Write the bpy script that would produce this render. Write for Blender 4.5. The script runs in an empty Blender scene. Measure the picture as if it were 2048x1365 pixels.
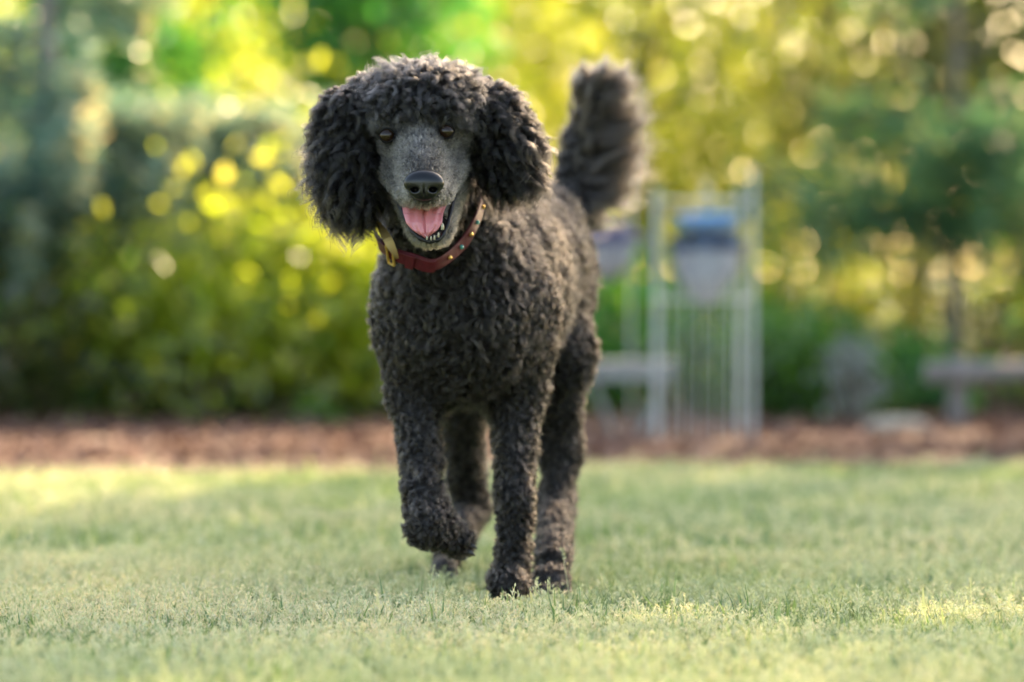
import bpy, math, random
import numpy as np
from math import radians, sin, cos, pi
rng = np.random.default_rng(7)
random.seed(7)
scene = bpy.context.scene
COL = scene.collection

# ------------------------------------------------------------------ camera
CAM_H, F_PX, HOR = 0.52, 7680.0, 540.0            # metres, focal length in photo pixels, horizon row
FOCUS = 5.45
cam_d = bpy.data.cameras.new('camera')
cam_d.sensor_width = 36.0
cam_d.lens = 135.0
cam_d.clip_start, cam_d.clip_end = 0.1, 2000.0
cam_d.dof.use_dof = True
cam_d.dof.focus_distance = FOCUS
cam_d.dof.aperture_fstop = 2.15
cam_d.dof.aperture_blades = 0
cam = bpy.data.objects.new('camera', cam_d)
COL.objects.link(cam)
cam.location = (0, 0, CAM_H)
cam.rotation_euler = (radians(90) - math.atan((682.5 - HOR) / F_PX), 0, 0)
scene.camera = cam

# ------------------------------------------------------------------ world, sun, exposure
SUN_EL, SUN_AZ = radians(28), radians(24)        # low, behind the dog and to the right
w = bpy.data.worlds.new('World'); scene.world = w; w.use_nodes = True
nt = w.node_tree
sky = nt.nodes.new('ShaderNodeTexSky')
sky.sky_type = 'NISHITA'; sky.sun_disc = False
sky.sun_elevation = SUN_EL; sky.sun_rotation = SUN_AZ
sky.air_density = 1.0; sky.dust_density = 2.0; sky.ozone_density = 1.0
nt.links.new(sky.outputs[0], nt.nodes['Background'].inputs[0])
nt.nodes['Background'].inputs[1].default_value = 0.15
sd = bpy.data.lights.new('sun', 'SUN'); sd.energy = 4.8; sd.angle = radians(0.5); sd.color = (1.0, 0.80, 0.56)
so = bpy.data.objects.new('sun', sd); COL.objects.link(so)
so.rotation_euler = (radians(90) - SUN_EL, 0, pi - SUN_AZ)
scene.view_settings.view_transform = 'Standard'
scene.view_settings.look = 'None'
scene.view_settings.exposure = 2.18
scene.view_settings.use_white_balance = True
scene.view_settings.white_balance_temperature = 7750
scene.view_settings.gamma = 1.0
scene.render.engine = 'CYCLES'
cy = scene.cycles
cy.use_denoising = True; cy.use_adaptive_sampling = False
cy.max_bounces = 8; cy.transparent_max_bounces = 8
cy.diffuse_bounces = 4; cy.transmission_bounces = 5; cy.glossy_bounces = 3
cy.sample_clamp_indirect = 6.0
cy.caustics_reflective = False; cy.caustics_refractive = False

# ------------------------------------------------------------------ helpers
def Q(px, py, d):
    """point seen at photo pixel (px, py) when it stands at distance d"""
    return np.array([(px - 1024.0) / F_PX * d, d, CAM_H - (py - HOR) / F_PX * d])

def unit(v):
    return v / np.maximum(np.linalg.norm(v, axis=-1, keepdims=True), 1e-9)

def empty(name, loc=(0, 0, 0), **kw):
    o = bpy.data.objects.new(name, None); o.empty_display_size = 0.1
    COL.objects.link(o); o.location = loc
    bpy.context.view_layer.update()
    tag(o, **kw); return o

def tag(o, label=None, cat=None, group=None, kind=None):
    if label: o['label'] = label
    if cat: o['category'] = cat
    if group: o['group'] = group
    if kind: o['kind'] = kind
    return o

def mesh_np(name, V, polys, mat, parent=None, smooth=False, attrs=None, **kw):
    """polys: list of (n, k) integer arrays"""
    me = bpy.data.meshes.new(name)
    V = np.asarray(V, np.float32)
    me.vertices.add(len(V)); me.vertices.foreach_set('co', V.ravel())
    idx = np.concatenate([p.ravel() for p in polys]).astype(np.int32)
    cnt = np.concatenate([np.full(len(p), p.shape[1]) for p in polys]).astype(np.int32)
    st = np.concatenate([[0], np.cumsum(cnt)[:-1]]).astype(np.int32)
    me.loops.add(len(idx)); me.loops.foreach_set('vertex_index', idx)
    me.polygons.add(len(cnt)); me.polygons.foreach_set('loop_start', st)
    try: me.polygons.foreach_set('loop_total', cnt)
    except Exception: pass
    if attrs:
        for k, a in attrs.items():
            at = me.attributes.new(k, 'FLOAT', 'POINT'); at.data.foreach_set('value', np.asarray(a, np.float32))
    me.update(calc_edges=True); me.validate(clean_customdata=False)
    me.polygons.foreach_set('use_smooth', np.full(len(me.polygons), smooth))
    me.materials.append(mat)
    o = bpy.data.objects.new(name, me); COL.objects.link(o)
    if parent is not None:
        o.parent = parent; o.matrix_parent_inverse = parent.matrix_world.inverted()
    tag(o, **kw); return o

class MB:
    def __init__(s): s.v = []; s.f = {}; s.n = 0
    def add(s, V, F):
        F = np.asarray(F)
        s.v.append(np.asarray(V, float)); s.f.setdefault(F.shape[1], []).append(F + s.n); s.n += len(V)
    def box(s, c, h, rz=0.0):
        c = np.array(c); h = np.array(h)
        k = np.array([[x, y, z] for x in (-1, 1) for y in (-1, 1) for z in (-1, 1)]) * h
        R = np.array([[cos(rz), -sin(rz), 0], [sin(rz), cos(rz), 0], [0, 0, 1]])
        s.add(k @ R.T + c, [[0, 1, 3, 2], [4, 6, 7, 5], [0, 4, 5, 1], [2, 3, 7, 6], [0, 2, 6, 4], [1, 5, 7, 3]])
    def tube(s, pts, rad, n=8, caps=True, wob=0.0):
        pts = np.asarray(pts, float); m = len(pts)
        rad = np.broadcast_to(np.asarray(rad, float), (m,))
        T = unit(np.gradient(pts, axis=0))
        up = np.array([0, 0, 1.0]) if abs(T[0, 2]) < 0.9 else np.array([1.0, 0, 0])
        U = unit(np.cross(T, up)); W = np.cross(T, U)
        a = np.arange(n) / n * 2 * pi
        rr = rad[:, None] * (1 + wob * rng.normal(size=(m, n)))
        V = pts[:, None] + rr[..., None] * (np.cos(a)[None, :, None] * U[:, None] + np.sin(a)[None, :, None] * W[:, None])
        i = np.arange(m - 1)[:, None] * n; j = np.arange(n)[None]
        F = np.stack([i + j, i + (j + 1) % n, i + n + (j + 1) % n, i + n + j], -1).reshape(-1, 4)
        s.add(V.reshape(-1, 3), F)
        if caps:
            e0 = s.n - m * n; e1 = s.n - n
            s.v.append(np.array([pts[0], pts[-1]])); c0 = s.n; s.n += 2
            jj = np.arange(n)
            s.f.setdefault(3, []).append(np.stack([np.full(n, c0), e0 + (jj + 1) % n, e0 + jj], -1))
            s.f.setdefault(3, []).append(np.stack([np.full(n, c0 + 1), e1 + jj, e1 + (jj + 1) % n], -1))
    def build(s, name, mat, parent=None, **kw):
        return mesh_np(name, np.concatenate(s.v), [np.concatenate(f) for f in s.f.values()], mat, parent, **kw)

# ------------------------------------------------------------------ materials
def new_mat(name):
    m = bpy.data.materials.new(name); m.use_nodes = True
    return m, m.node_tree, m.node_tree.nodes['Principled BSDF']

def plain(name, col, rough=0.5, metal=0.0, noise=0.0, scale=30.0, spec=0.5, bump=0.0, coat=0.0):
    m, t, b = new_mat(name)
    b.inputs['Base Color'].default_value = (*col, 1); b.inputs['Roughness'].default_value = rough
    b.inputs['Metallic'].default_value = metal; b.inputs['Specular IOR Level'].default_value = spec
    b.inputs['Coat Weight'].default_value = coat
    if noise or bump:
        tc = t.nodes.new('ShaderNodeTexCoord'); n = t.nodes.new('ShaderNodeTexNoise')
        n.inputs['Scale'].default_value = scale; n.inputs['Detail'].default_value = 5
        t.links.new(tc.outputs['Object'], n.inputs['Vector'])
        if noise:
            r = t.nodes.new('ShaderNodeValToRGB')
            r.color_ramp.elements[0].position = 0.3; r.color_ramp.elements[1].position = 0.7
            r.color_ramp.elements[0].color = (*[c * (1 - noise) for c in col], 1)
            r.color_ramp.elements[1].color = (*[min(1, c * (1 + noise)) for c in col], 1)
            t.links.new(n.outputs['Fac'], r.inputs[0]); t.links.new(r.outputs[0], b.inputs['Base Color'])
        if bump:
            bp = t.nodes.new('ShaderNodeBump'); bp.inputs['Strength'].default_value = bump; bp.inputs['Distance'].default_value = 0.002
            t.links.new(n.outputs['Fac'], bp.inputs['Height']); t.links.new(bp.outputs[0], b.inputs['Normal'])
    return m

def leafy(name, cols, trans, attr='tint', gloss=0.35, tmix=0.5):
    """leaf material: front diffuse colours (ramp over a per-leaf value) and the light that passes through"""
    m = bpy.data.materials.new(name); m.use_nodes = True; t = m.node_tree
    t.nodes.remove(t.nodes['Principled BSDF']); out = t.nodes['Material Output']
    a = t.nodes.new('ShaderNodeAttribute'); a.attribute_name = attr
    def ramp(cs):
        r = t.nodes.new('ShaderNodeValToRGB'); cr = r.color_ramp
        while len(cr.elements) < len(cs): cr.elements.new(0.5)
        for i, c in enumerate(cs):
            cr.elements[i].position = i / (len(cs) - 1); cr.elements[i].color = (*c, 1)
        t.links.new(a.outputs['Fac'], r.inputs[0]); return r
    d = t.nodes.new('ShaderNodeBsdfDiffuse'); tr = t.nodes.new('ShaderNodeBsdfTranslucent')
    g = t.nodes.new('ShaderNodeBsdfGlossy'); g.inputs['Roughness'].default_value = gloss
    t.links.new(ramp(cols).outputs[0], d.inputs[0]); t.links.new(ramp(trans).outputs[0], tr.inputs[0])
    m1 = t.nodes.new('ShaderNodeMixShader'); m1.inputs[0].default_value = tmix
    t.links.new(d.outputs[0], m1.inputs[1]); t.links.new(tr.outputs[0], m1.inputs[2])
    m2 = t.nodes.new('ShaderNodeMixShader'); m2.inputs[0].default_value = 0.06
    t.links.new(m1.outputs[0], m2.inputs[1]); t.links.new(g.outputs[0], m2.inputs[2])
    t.links.new(m2.outputs[0], out.inputs[0]); return m

def hair_mat(name, col, rough=0.35, radial=0.5, tint=0.45, ior=1.38, warm=(1, 1, 1)):
    m = bpy.data.materials.new(name); m.use_nodes = True; t = m.node_tree
    t.nodes.remove(t.nodes['Principled BSDF']); out = t.nodes['Material Output']
    h = t.nodes.new('ShaderNodeBsdfHairPrincipled')
    h.model = 'CHIANG'; h.parametrization = 'COLOR'
    a = t.nodes.new('ShaderNodeAttribute'); a.attribute_name = 'tint'
    r = t.nodes.new('ShaderNodeValToRGB')
    r.color_ramp.elements[0].color = (*[c * (1 - tint) for c in col], 1)
    r.color_ramp.elements[1].color = (*[c * (1 + 1.6 * tint) * q for c, q in zip(col, warm)], 1)
    t.links.new(a.outputs['Fac'], r.inputs[0]); t.links.new(r.outputs[0], h.inputs['Color'])
    h.inputs['Roughness'].default_value = rough; h.inputs['Radial Roughness'].default_value = radial
    h.inputs['Random Roughness'].default_value = 0.2; h.inputs['IOR'].default_value = ior
    t.links.new(h.outputs[0], out.inputs[0]); return m

# ------------------------------------------------------------------ implicit surfaces -> one continuous mesh
def d_cone(P, p0, p1, r0, r1):
    ab = p1 - p0; L2 = float(ab @ ab) + 1e-12
    t = np.clip(((P - p0) @ ab) / L2, 0, 1)
    return np.linalg.norm(P - (p0 + t[..., None] * ab), axis=-1) - (r0 + (r1 - r0) * t)

def d_ell(P, c, r, R=None):
    q = P - c
    if R is not None: q = q @ R
    k0 = np.linalg.norm(q / r, axis=-1); k1 = np.linalg.norm(q / (r * r), axis=-1)
    return k0 * (k0 - 1.0) / np.maximum(k1, 1e-6)

def prim_d(p, P):
    return d_cone(P, *p['g']) if p['t'] == 'c' else d_ell(P, *p['g'])

def prim_box(p):
    if p['t'] == 'c':
        a, b, r0, r1 = p['g']; r = max(r0, r1); return np.minimum(a, b) - r, np.maximum(a, b) + r
    c, r = p['g'][0], p['g'][1]; m = max(r) if len(p['g']) > 2 and p['g'][2] is not None else r
    return c - m, c + m

def cone(a, b, r0, r1, k=0.02, sub=False, **at): return dict(t='c', g=(np.array(a), np.array(b), r0, r1), k=k, sub=sub, at=at)
def ell(c, r, k=0.02, rot=None, sub=False, **at): return dict(t='e', g=(np.array(c), np.array(r, float), rot), k=k, sub=sub, at=at)

def field(prims, P):
    f = np.full(P.shape[:-1], 10.0)
    for p in prims: f = comb(f, prim_d(p, P), p)
    return f

def comb(f, d, p):
    k = p['k']
    if p['sub']:
        h = np.clip(0.5 - 0.5 * (f + d) / k, 0, 1); return f * (1 - h) + (-d) * h + k * h * (1 - h)
    h = np.clip(0.5 + 0.5 * (f - d) / k, 0, 1); return f * (1 - h) + d * h - k * h * (1 - h)

def sdf_grid(prims, h):
    adds = [p for p in prims if not p['sub']]
    lo = np.min([prim_box(p)[0] for p in adds], axis=0) - 3 * h; hi = np.max([prim_box(p)[1] for p in adds], axis=0) + 3 * h
    n = np.ceil((hi - lo) / h).astype(int) + 1
    f = np.full(n, 0.2, np.float32)
    ax = [lo[i] + np.arange(n[i]) * h for i in range(3)]
    for p in prims:
        b0, b1 = prim_box(p); m = p['k'] + 0.02
        i0 = np.clip(((b0 - m - lo) / h).astype(int), 0, n - 1); i1 = np.clip(((b1 + m - lo) / h).astype(int) + 2, 1, n)
        sl = tuple(slice(a, b) for a, b in zip(i0, i1))
        G = np.stack(np.meshgrid(*[ax[i][sl[i]] for i in range(3)], indexing='ij'), -1)
        f[sl] = comb(f[sl], prim_d(p, G), p)
    return f, lo

def surface_nets(f, lo, h):
    nx, ny, nz = f.shape; s = f < 0
    tot = np.zeros((nx - 1, ny - 1, nz - 1), np.int8)
    for a in (0, 1):
        for b in (0, 1):
            for c in (0, 1): tot += s[a:nx - 1 + a, b:ny - 1 + b, c:nz - 1 + c]
    I = np.argwhere((tot > 0) & (tot < 8))
    acc = np.zeros((len(I), 3)); cnt = np.zeros(len(I))
    C = [(a, b, c) for a in (0, 1) for b in (0, 1) for c in (0, 1)]
    for u in C:
        for ax in range(3):
            if u[ax]: continue
            v = list(u); v[ax] = 1
            A = I + np.array(u); B = I + np.array(v)
            fa = f[A[:, 0], A[:, 1], A[:, 2]]; fb = f[B[:, 0], B[:, 1], B[:, 2]]
            k = (fa < 0) != (fb < 0)
            t = np.where(k, fa / np.where(k, fa - fb, 1), 0)
            acc += k[:, None] * (A + t[:, None] * (B - A)); cnt += k
    V = lo + acc / cnt[:, None] * h
    vid = np.full((nx - 1, ny - 1, nz - 1), -1, np.int64); vid[I[:, 0], I[:, 1], I[:, 2]] = np.arange(len(I))
    F = []
    for ax in range(3):
        sl0 = [slice(1, -1)] * 3; sl1 = [slice(1, -1)] * 3
        sl0[ax] = slice(0, -1); sl1[ax] = slice(1, None)
        a, b = s[tuple(sl0)], s[tuple(sl1)]
        off = np.array([1, 1, 1]); off[ax] = 0
        E = np.argwhere(a != b); inside = a[E[:, 0], E[:, 1], E[:, 2]]; E = E + off
        o1, o2 = (ax + 1) % 3, (ax + 2) % 3
        d1 = np.zeros(3, int); d1[o1] = 1; d2 = np.zeros(3, int); d2[o2] = 1
        q = [E - d1 - d2, E - d2, E, E - d1]
        q = np.stack([vid[x[:, 0], x[:, 1], x[:, 2]] for x in q], -1)
        q[~inside] = q[~inside][:, ::-1]; F.append(q)
    return V, np.concatenate(F)

def blob(name, prims, h, mat, parent, relax=1, **kw):
    f, lo = sdf_grid(prims, h); V, F = surface_nets(f, lo, h)
    return mesh_np(name, V, [F], mat, parent, smooth=True, **kw), V, F

def sample_surface(V, F, n):
    T = np.concatenate([F[:, [0, 1, 2]], F[:, [0, 2, 3]]])
    A, B, C = V[T[:, 0]], V[T[:, 1]], V[T[:, 2]]
    N = np.cross(B - A, C - A); ar = np.linalg.norm(N, axis=1)
    i = rng.choice(len(T), n, p=ar / ar.sum())
    r1 = np.sqrt(rng.random(n)); r2 = rng.random(n)
    P = (1 - r1)[:, None] * A[i] + (r1 * (1 - r2))[:, None] * B[i] + (r1 * r2)[:, None] * C[i]
    return P, ar.sum() / 2

def sdf_normal(prims, P, e=0.004):
    N = np.stack([field(prims, P + d) - field(prims, P - d) for d in np.eye(3) * e], -1)
    return unit(N)

def thin(P, rad):
    """drop points that crowd one another (one per grid cell, jittered)"""
    key = np.floor(P / rad).astype(np.int64); key = key[:, 0] * 73856093 ^ key[:, 1] * 19349663 ^ key[:, 2] * 83492791
    _, i = np.unique(key, return_index=True); return np.sort(i)

# ------------------------------------------------------------------ hair
def strands(name, S, rad, tint, mat, parent, tip=0.4, **kw):
    """S: (n, k, 3) points of n strands"""
    n, k, _ = S.shape
    c = bpy.data.hair_curves.new(name)
    c.add_curves([k] * n)
    c.attributes['position'].data.foreach_set('vector', S.astype(np.float32).ravel())
    r = c.attributes.get('radius') or c.attributes.new('radius', 'FLOAT', 'POINT')
    prof = np.linspace(1, tip, k)[None] * np.broadcast_to(np.asarray(rad, float).reshape(-1, 1), (n, 1))
    r.data.foreach_set('value', prof.astype(np.float32).ravel())
    t = c.attributes.new('tint', 'FLOAT', 'CURVE'); t.data.foreach_set('value', np.broadcast_to(tint, (n,)).astype(np.float32))
    c.materials.append(mat)
    o = bpy.data.objects.new(name, c); COL.objects.link(o)
    if parent is not None:
        o.parent = parent; o.matrix_parent_inverse = parent.matrix_world.inverted()
    tag(o, **kw); return o

def locks(P, N, flow, L, R, turns, spread, m, k=8, stand=0.5, clump=0.35, grav=0.0, stray=0.12):
    """curly locks: P roots, N normals, flow lay of the coat, L length, R curl radius -> (n*m, k, 3), tint"""
    n = len(P)
    L = np.broadcast_to(L, (n,)); R = np.broadcast_to(R, (n,)); turns = np.broadcast_to(turns, (n,)); stand = np.broadcast_to(stand, (n,))
    rd = rng.normal(size=(n, 3)) * 0.30
    d = unit(N * stand[:, None] + flow * (1 - stand)[:, None] + rd)
    bad = (d * N).sum(1) < 0.12; d[bad] = unit(d[bad] + N[bad] * 0.35)
    a = unit(np.cross(d, rng.normal(size=(n, 3)))); b = np.cross(d, a)
    s = np.linspace(0, 1, k)
    ph = rng.random(n) * 2 * pi; sg = np.where(rng.random(n) < 0.5, 1, -1)
    ang = ph[:, None] + sg[:, None] * 2 * pi * turns[:, None] * s[None]
    env = (np.minimum(1, s * 2.2) * (0.75 + 0.5 * s))[None] * R[:, None]; sx = s - 0.22 * s ** 3
    ax = P[:, None] + d[:, None] * (L[:, None] * sx[None])[..., None] + flow[:, None] * (0.35 * L[:, None] * s[None] ** 2)[..., None]
    ax = ax + np.array([0, 0, -1.0]) * (grav * L[:, None] * s[None] ** 2)[..., None]
    hx = (np.cos(ang) - np.cos(ph)[:, None]) * env; hy = (np.sin(ang) - np.sin(ph)[:, None]) * env
    G = ax + hx[..., None] * a[:, None] + hy[..., None] * b[:, None]
    u1 = rng.normal(size=(n, m)); u2 = rng.normal(size=(n, m))
    sp = spread * (1 - (1 - clump) * s)
    off = (u1[..., None] * a[:, None] + u2[..., None] * b[:, None])[:, :, None] * sp[None, None, :, None]
    lv = 1 + 0.15 * rng.normal(size=(n, m, 1, 1))
    S = P[:, None, None] + (G[:, None] - P[:, None, None]) * lv + off
    S = S + rng.normal(size=(n, m, 1, 3)) * (stray * L[:, None, None, None]) * (s ** 2)[None, None, :, None]
    tint = np.clip(0.45 + 0.17 * rng.normal(size=(n, 1)) + 0.12 * rng.normal(size=(n, m)), 0, 1)
    return S.reshape(n * m, k, 3), tint.ravel()

# ================================================================== GROUND
def wav(x, y, f, seed):
    r = np.random.default_rng(seed); o = 0
    for i in range(6):
        a = r.random() * 2 * pi; ff = f * (0.6 + r.random() * 1.2)
        o = o + np.sin((x * cos(a) + y * sin(a)) * ff + r.random() * 6)
    return o / 6 * 1.6

def build_ground():
    m, t, b = new_mat('lawn_soil')
    tc = t.nodes.new('ShaderNodeTexCoord'); n = t.nodes.new('ShaderNodeTexNoise'); n.inputs['Scale'].default_value = 2.5; n.inputs['Detail'].default_value = 8
    n2 = t.nodes.new('ShaderNodeTexNoise'); n2.inputs['Scale'].default_value = 90; n2.inputs['Detail'].default_value = 3
    mx = t.nodes.new('ShaderNodeMath'); mx.operation = 'ADD'
    r = t.nodes.new('ShaderNodeValToRGB'); e = r.color_ramp.elements
    e[0].position = 0.40; e[0].color = (0.040, 0.085, 0.020, 1); e[1].position = 0.62; e[1].color = (0.13, 0.19, 0.06, 1); mx.operation = 'MULTIPLY_ADD'; mx.inputs[1].default_value = 0.5
    t.links.new(tc.outputs['Object'], n.inputs[0]); t.links.new(tc.outputs['Object'], n2.inputs[0])
    md = t.nodes.new('ShaderNodeMath'); md.operation = 'MULTIPLY'; md.inputs[1].default_value = 0.5; t.links.new(n2.outputs['Fac'], md.inputs[0])
    t.links.new(n.outputs['Fac'], mx.inputs[0]); t.links.new(md.outputs[0], mx.inputs[2])
    t.links.new(mx.outputs[0], r.inputs[0]); t.links.new(r.outputs[0], b.inputs['Base Color']); b.inputs['Roughness'].default_value = 0.9
    mb = MB(); mb.add([[-600, -300, 0], [600, -300, 0], [600, 1200, 0], [-600, 1200, 0]], [[0, 1, 2, 3]])
    mb.build('lawn', m, kind='structure')
    # mulch bed: a low raised bed with a curving front edge
    mm = plain('mulch', (0.125, 0.062, 0.040), rough=0.9, noise=0.55, scale=22, bump=1.0)
    xs = np.linspace(-7, 7, 120); ys = np.concatenate([[0, 0.03, 0.1], np.linspace(0.2, 18, 90)])
    X, Yo = np.meshgrid(xs, ys, indexing='ij')
    edge = 9.32 + 0.15 * (X + 1.3) * (X < 3) + 0.22 * (X >= 3) * 2.5 + 0.05 * np.sin(X * 2.1)
    Y = edge + Yo
    Z = 0.004 + 0.045 * np.clip(Yo / 0.35, 0, 1) ** 0.6 + 0.006 * rng.normal(size=X.shape) * (Yo > 0.02)
    nx, ny = X.shape; i, j = np.meshgrid(np.arange(nx - 1), np.arange(ny - 1), indexing='ij'); a = (i * ny + j).ravel()
    mesh_np('mulch_bed', np.stack([X, Y, Z], -1).reshape(-1, 3), [np.stack([a, a + ny, a + ny + 1, a + 1], -1)], mm, kind='structure', smooth=True)
    # wood chips lying on it
    n = 9000
    x = rng.uniform(-2.6, 2.6, n); yo = rng.random(n) ** 1.4 * 3.0 + 0.02
    y = 9.32 + 0.15 * (x + 1.3) + 0.05 * np.sin(x * 2.1) + yo
    c = np.stack([x, y, 0.056 + 0.008 * rng.random(n)], -1)
    a = rng.random(n) * pi; tl = rng.normal(size=n) * 0.35
    u = np.stack([np.cos(a) * np.cos(tl), np.sin(a) * np.cos(tl), np.sin(tl)], -1) * rng.uniform(0.012, 0.035, n)[:, None]
    v = np.stack([-np.sin(a), np.cos(a), rng.normal(size=n) * 0.3], -1) * rng.uniform(0.004, 0.010, n)[:, None]
    V = np.stack([c - u - v, c + u - v * 0.6, c + u + v, c - u + v * 0.7], 1).reshape(-1, 3)
    cm = leafy('bark_chip', [(0.09, 0.036, 0.020), (0.18, 0.084, 0.052), (0.25, 0.13, 0.085)], [(0.1, 0.03, 0.01)] * 2, tmix=0.03, gloss=0.8)
    mesh_np('mulch_chips', V, [np.arange(4 * n).reshape(n, 4)], cm, attrs={'tint': np.repeat(rng.random(n), 4)},
            label='reddish brown bark chips strewn over the planting bed', cat='mulch', kind='stuff')

# ================================================================== GRASS
def build_grass():
    gm = leafy('grass_blade', [(0.06, 0.12, 0.035), (0.16, 0.25, 0.085), (0.38, 0.41, 0.21)],
               [(0.14, 0.28, 0.06), (0.32, 0.44, 0.15), (0.58, 0.58, 0.28)], tmix=0.45)
    sm = leafy('seed_head', [(0.36, 0.46, 0.24), (0.58, 0.62, 0.40), (0.82, 0.72, 0.48)],
               [(0.40, 0.46, 0.20), (0.62, 0.62, 0.30), (0.76, 0.64, 0.34)], tmix=0.40)
    paws = [Q(1020, 1190, 5.76), Q(1102, 1190, 5.86)]
    def press(x, y):                      # grass pressed down under the two standing paws
        o = 1.0
        for p in paws: o = o * (1 - 0.6 * np.exp(-(((x - p[0]) / 0.045) ** 2 + ((y - p[1]) / 0.07) ** 2)))
        return o
    def scatter(n, y0, y1, mar=0.5, pw=1.0):
        y = y0 + (y1 - y0) * rng.random(n * 2) ** pw
        x = rng.uniform(-1, 1, n * 2) * (y1 * 0.134 + mar)
        k = (np.abs(x) < y * 0.134 + mar) & (y < 9.32 + 0.15 * (x + 1.3) + 0.05 * np.sin(x * 2.1) + 0.03 * rng.normal(size=n * 2)); x, y = x[k][:n], y[k][:n]
        return x, y
    # leaf blades
    Vs, F4, F3, T = [], [], [], []; base = 0
    for (n, y0, y1, hh, wd, mg) in ((110000, 4.3, 6.6, 0.026, 0.0015, 0.4), (70000, 6.6, 10.9, 0.027, 0.0028, 0.4), (130000, 3.4, 11.2, 0.026, 0.0034, 3.2)):
        x, y = scatter(n, y0, y1, mg); n = len(x)
        lush = wav(x, y, 6.0, 3) * 0.5 + wav(x, y, 19.0, 4) * 0.5
        h = hh * np.clip(1 + 0.30 * rng.normal(size=n) + 0.25 * lush, 0.35, 2) * np.where(rng.random(n) < 0.05, 1.55, 1) * press(x, y)
        a = rng.random(n) * 2 * pi; lean = rng.random(n) * 0.7 + 0.1
        dr = np.stack([np.cos(a), np.sin(a), 0 * a], -1); sd_ = np.stack([-np.sin(a), np.cos(a), 0 * a], -1)
        w_ = wd * (0.7 + 0.6 * rng.random(n))[:, None]
        p0 = np.stack([x, y, np.zeros(n)], -1)
        p1 = p0 + dr * (h * lean * 0.35)[:, None] + np.array([0, 0, 1]) * (h * 0.6)[:, None]
        p2 = p0 + dr * (h * lean)[:, None] + np.array([0, 0, 1]) * h[:, None]
        V = np.stack([p0 - sd_ * w_, p0 + sd_ * w_, p1 + sd_ * w_ * 0.8, p1 - sd_ * w_ * 0.8, p2], 1)
        b = base + np.arange(n)[:, None] * 5
        Vs.append(V.reshape(-1, 3)); F4.append(b + [0, 1, 2, 3]); F3.append(b + [3, 2, 4]); base += 5 * n
        T.append(np.repeat(np.clip(0.45 - 0.30 * lush + 0.24 * rng.normal(size=n), 0, 1), 5))
    mesh_np('grass', np.concatenate(Vs), [np.concatenate(F4), np.concatenate(F3)], gm, attrs={'tint': np.concatenate(T)},
            label='short green grass blades of the lawn', cat='grass', kind='stuff')
    # seed heads (little panicles on thin stems)
    Vs, F4, T = [], [], []; base = 0
    for (n, y0, y1, S, sz, mg) in ((30000, 4.3, 6.6, 15, 0.0023, 0.4), (15000, 6.6, 10.9, 9, 0.0036, 0.4), (26000, 3.4, 11.0, 6, 0.0045, 3.2)):
        x, y = scatter(n, y0, y1, mg)
        if mg > 1:
            q = np.abs(x) > y * 0.134 + 0.35; x, y = x[q], y[q]; n = len(x)
        dens = wav(x, y, 5.0, 11) * 0.6 + wav(x, y, 14.0, 12) * 0.4
        k = dens + 0.5 * rng.random(n) - 0.35 * np.clip((y - 7) / 2, 0, 1) > -0.16; x, y, dens = x[k], y[k], dens[k]; n = len(x)
        h = 0.035 * np.clip(1 + 0.22 * rng.normal(size=n) + 0.2 * dens, 0.5, 1.9); tall = rng.random(n) < 0.025; h[tall] *= 1.7; h *= press(x, y)
        a = rng.random(n) * 2 * pi; ln = rng.random(n) * 0.6
        p0 = np.stack([x, y, np.zeros(n)], -1)
        ax = np.stack([np.cos(a) * ln, np.sin(a) * ln, np.ones(n)], -1) * h[:, None]
        sd_ = np.stack([-np.sin(a), np.cos(a), 0 * a], -1) * 0.0005
        V = np.stack([p0 - sd_, p0 + sd_, p0 + ax + sd_, p0 + ax - sd_], 1)
        Vs.append(V.reshape(-1, 3)); F4.append(base + np.arange(4 * n).reshape(n, 4)); base += 4 * n
        tn = np.clip(0.52 + 0.34 * wav(x, y, 4.0, 21) + 0.18 * rng.normal(size=n), 0, 1)
        T.append(np.repeat(tn * 0.4, 4))
        s = rng.random((n, S)) * 0.58 + 0.42
        spread = (1.12 - s) * 0.021
        b_ = rng.random((n, S)) * 2 * pi
        rad = np.stack([np.cos(b_), np.sin(b_), 0.35 + 0.4 * rng.random((n, S))], -1)
        c = p0[:, None] + ax[:, None] * s[..., None] + rad * (spread * (0.35 + 0.65 * rng.random((n, S))))[..., None]
        u = unit(rad + rng.normal(size=rad.shape) * 0.5 + np.array([0, 0, 0.5])) * (sz * (0.9 + 0.8 * rng.random((n, S))))[..., None]
        v = unit(np.cross(u, rng.normal(size=u.shape))) * sz * 0.45
        V = np.stack([c - u, c + v, c + u * 1.1, c - v], 2)
        Vs.append(V.reshape(-1, 3)); F4.append(base + np.arange(4 * n * S).reshape(-1, 4)); base += 4 * n * S
        T.append(np.repeat(np.clip(tn[:, None] + 0.12 * rng.normal(size=(n, S)), 0, 1).ravel(), 4))
    mesh_np('seed_heads', np.concatenate(Vs), [np.concatenate(F4)], sm, attrs={'tint': np.concatenate(T)},
            label='pale fluffy seed heads standing over the lawn grass', cat='grass', kind='stuff')

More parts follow.
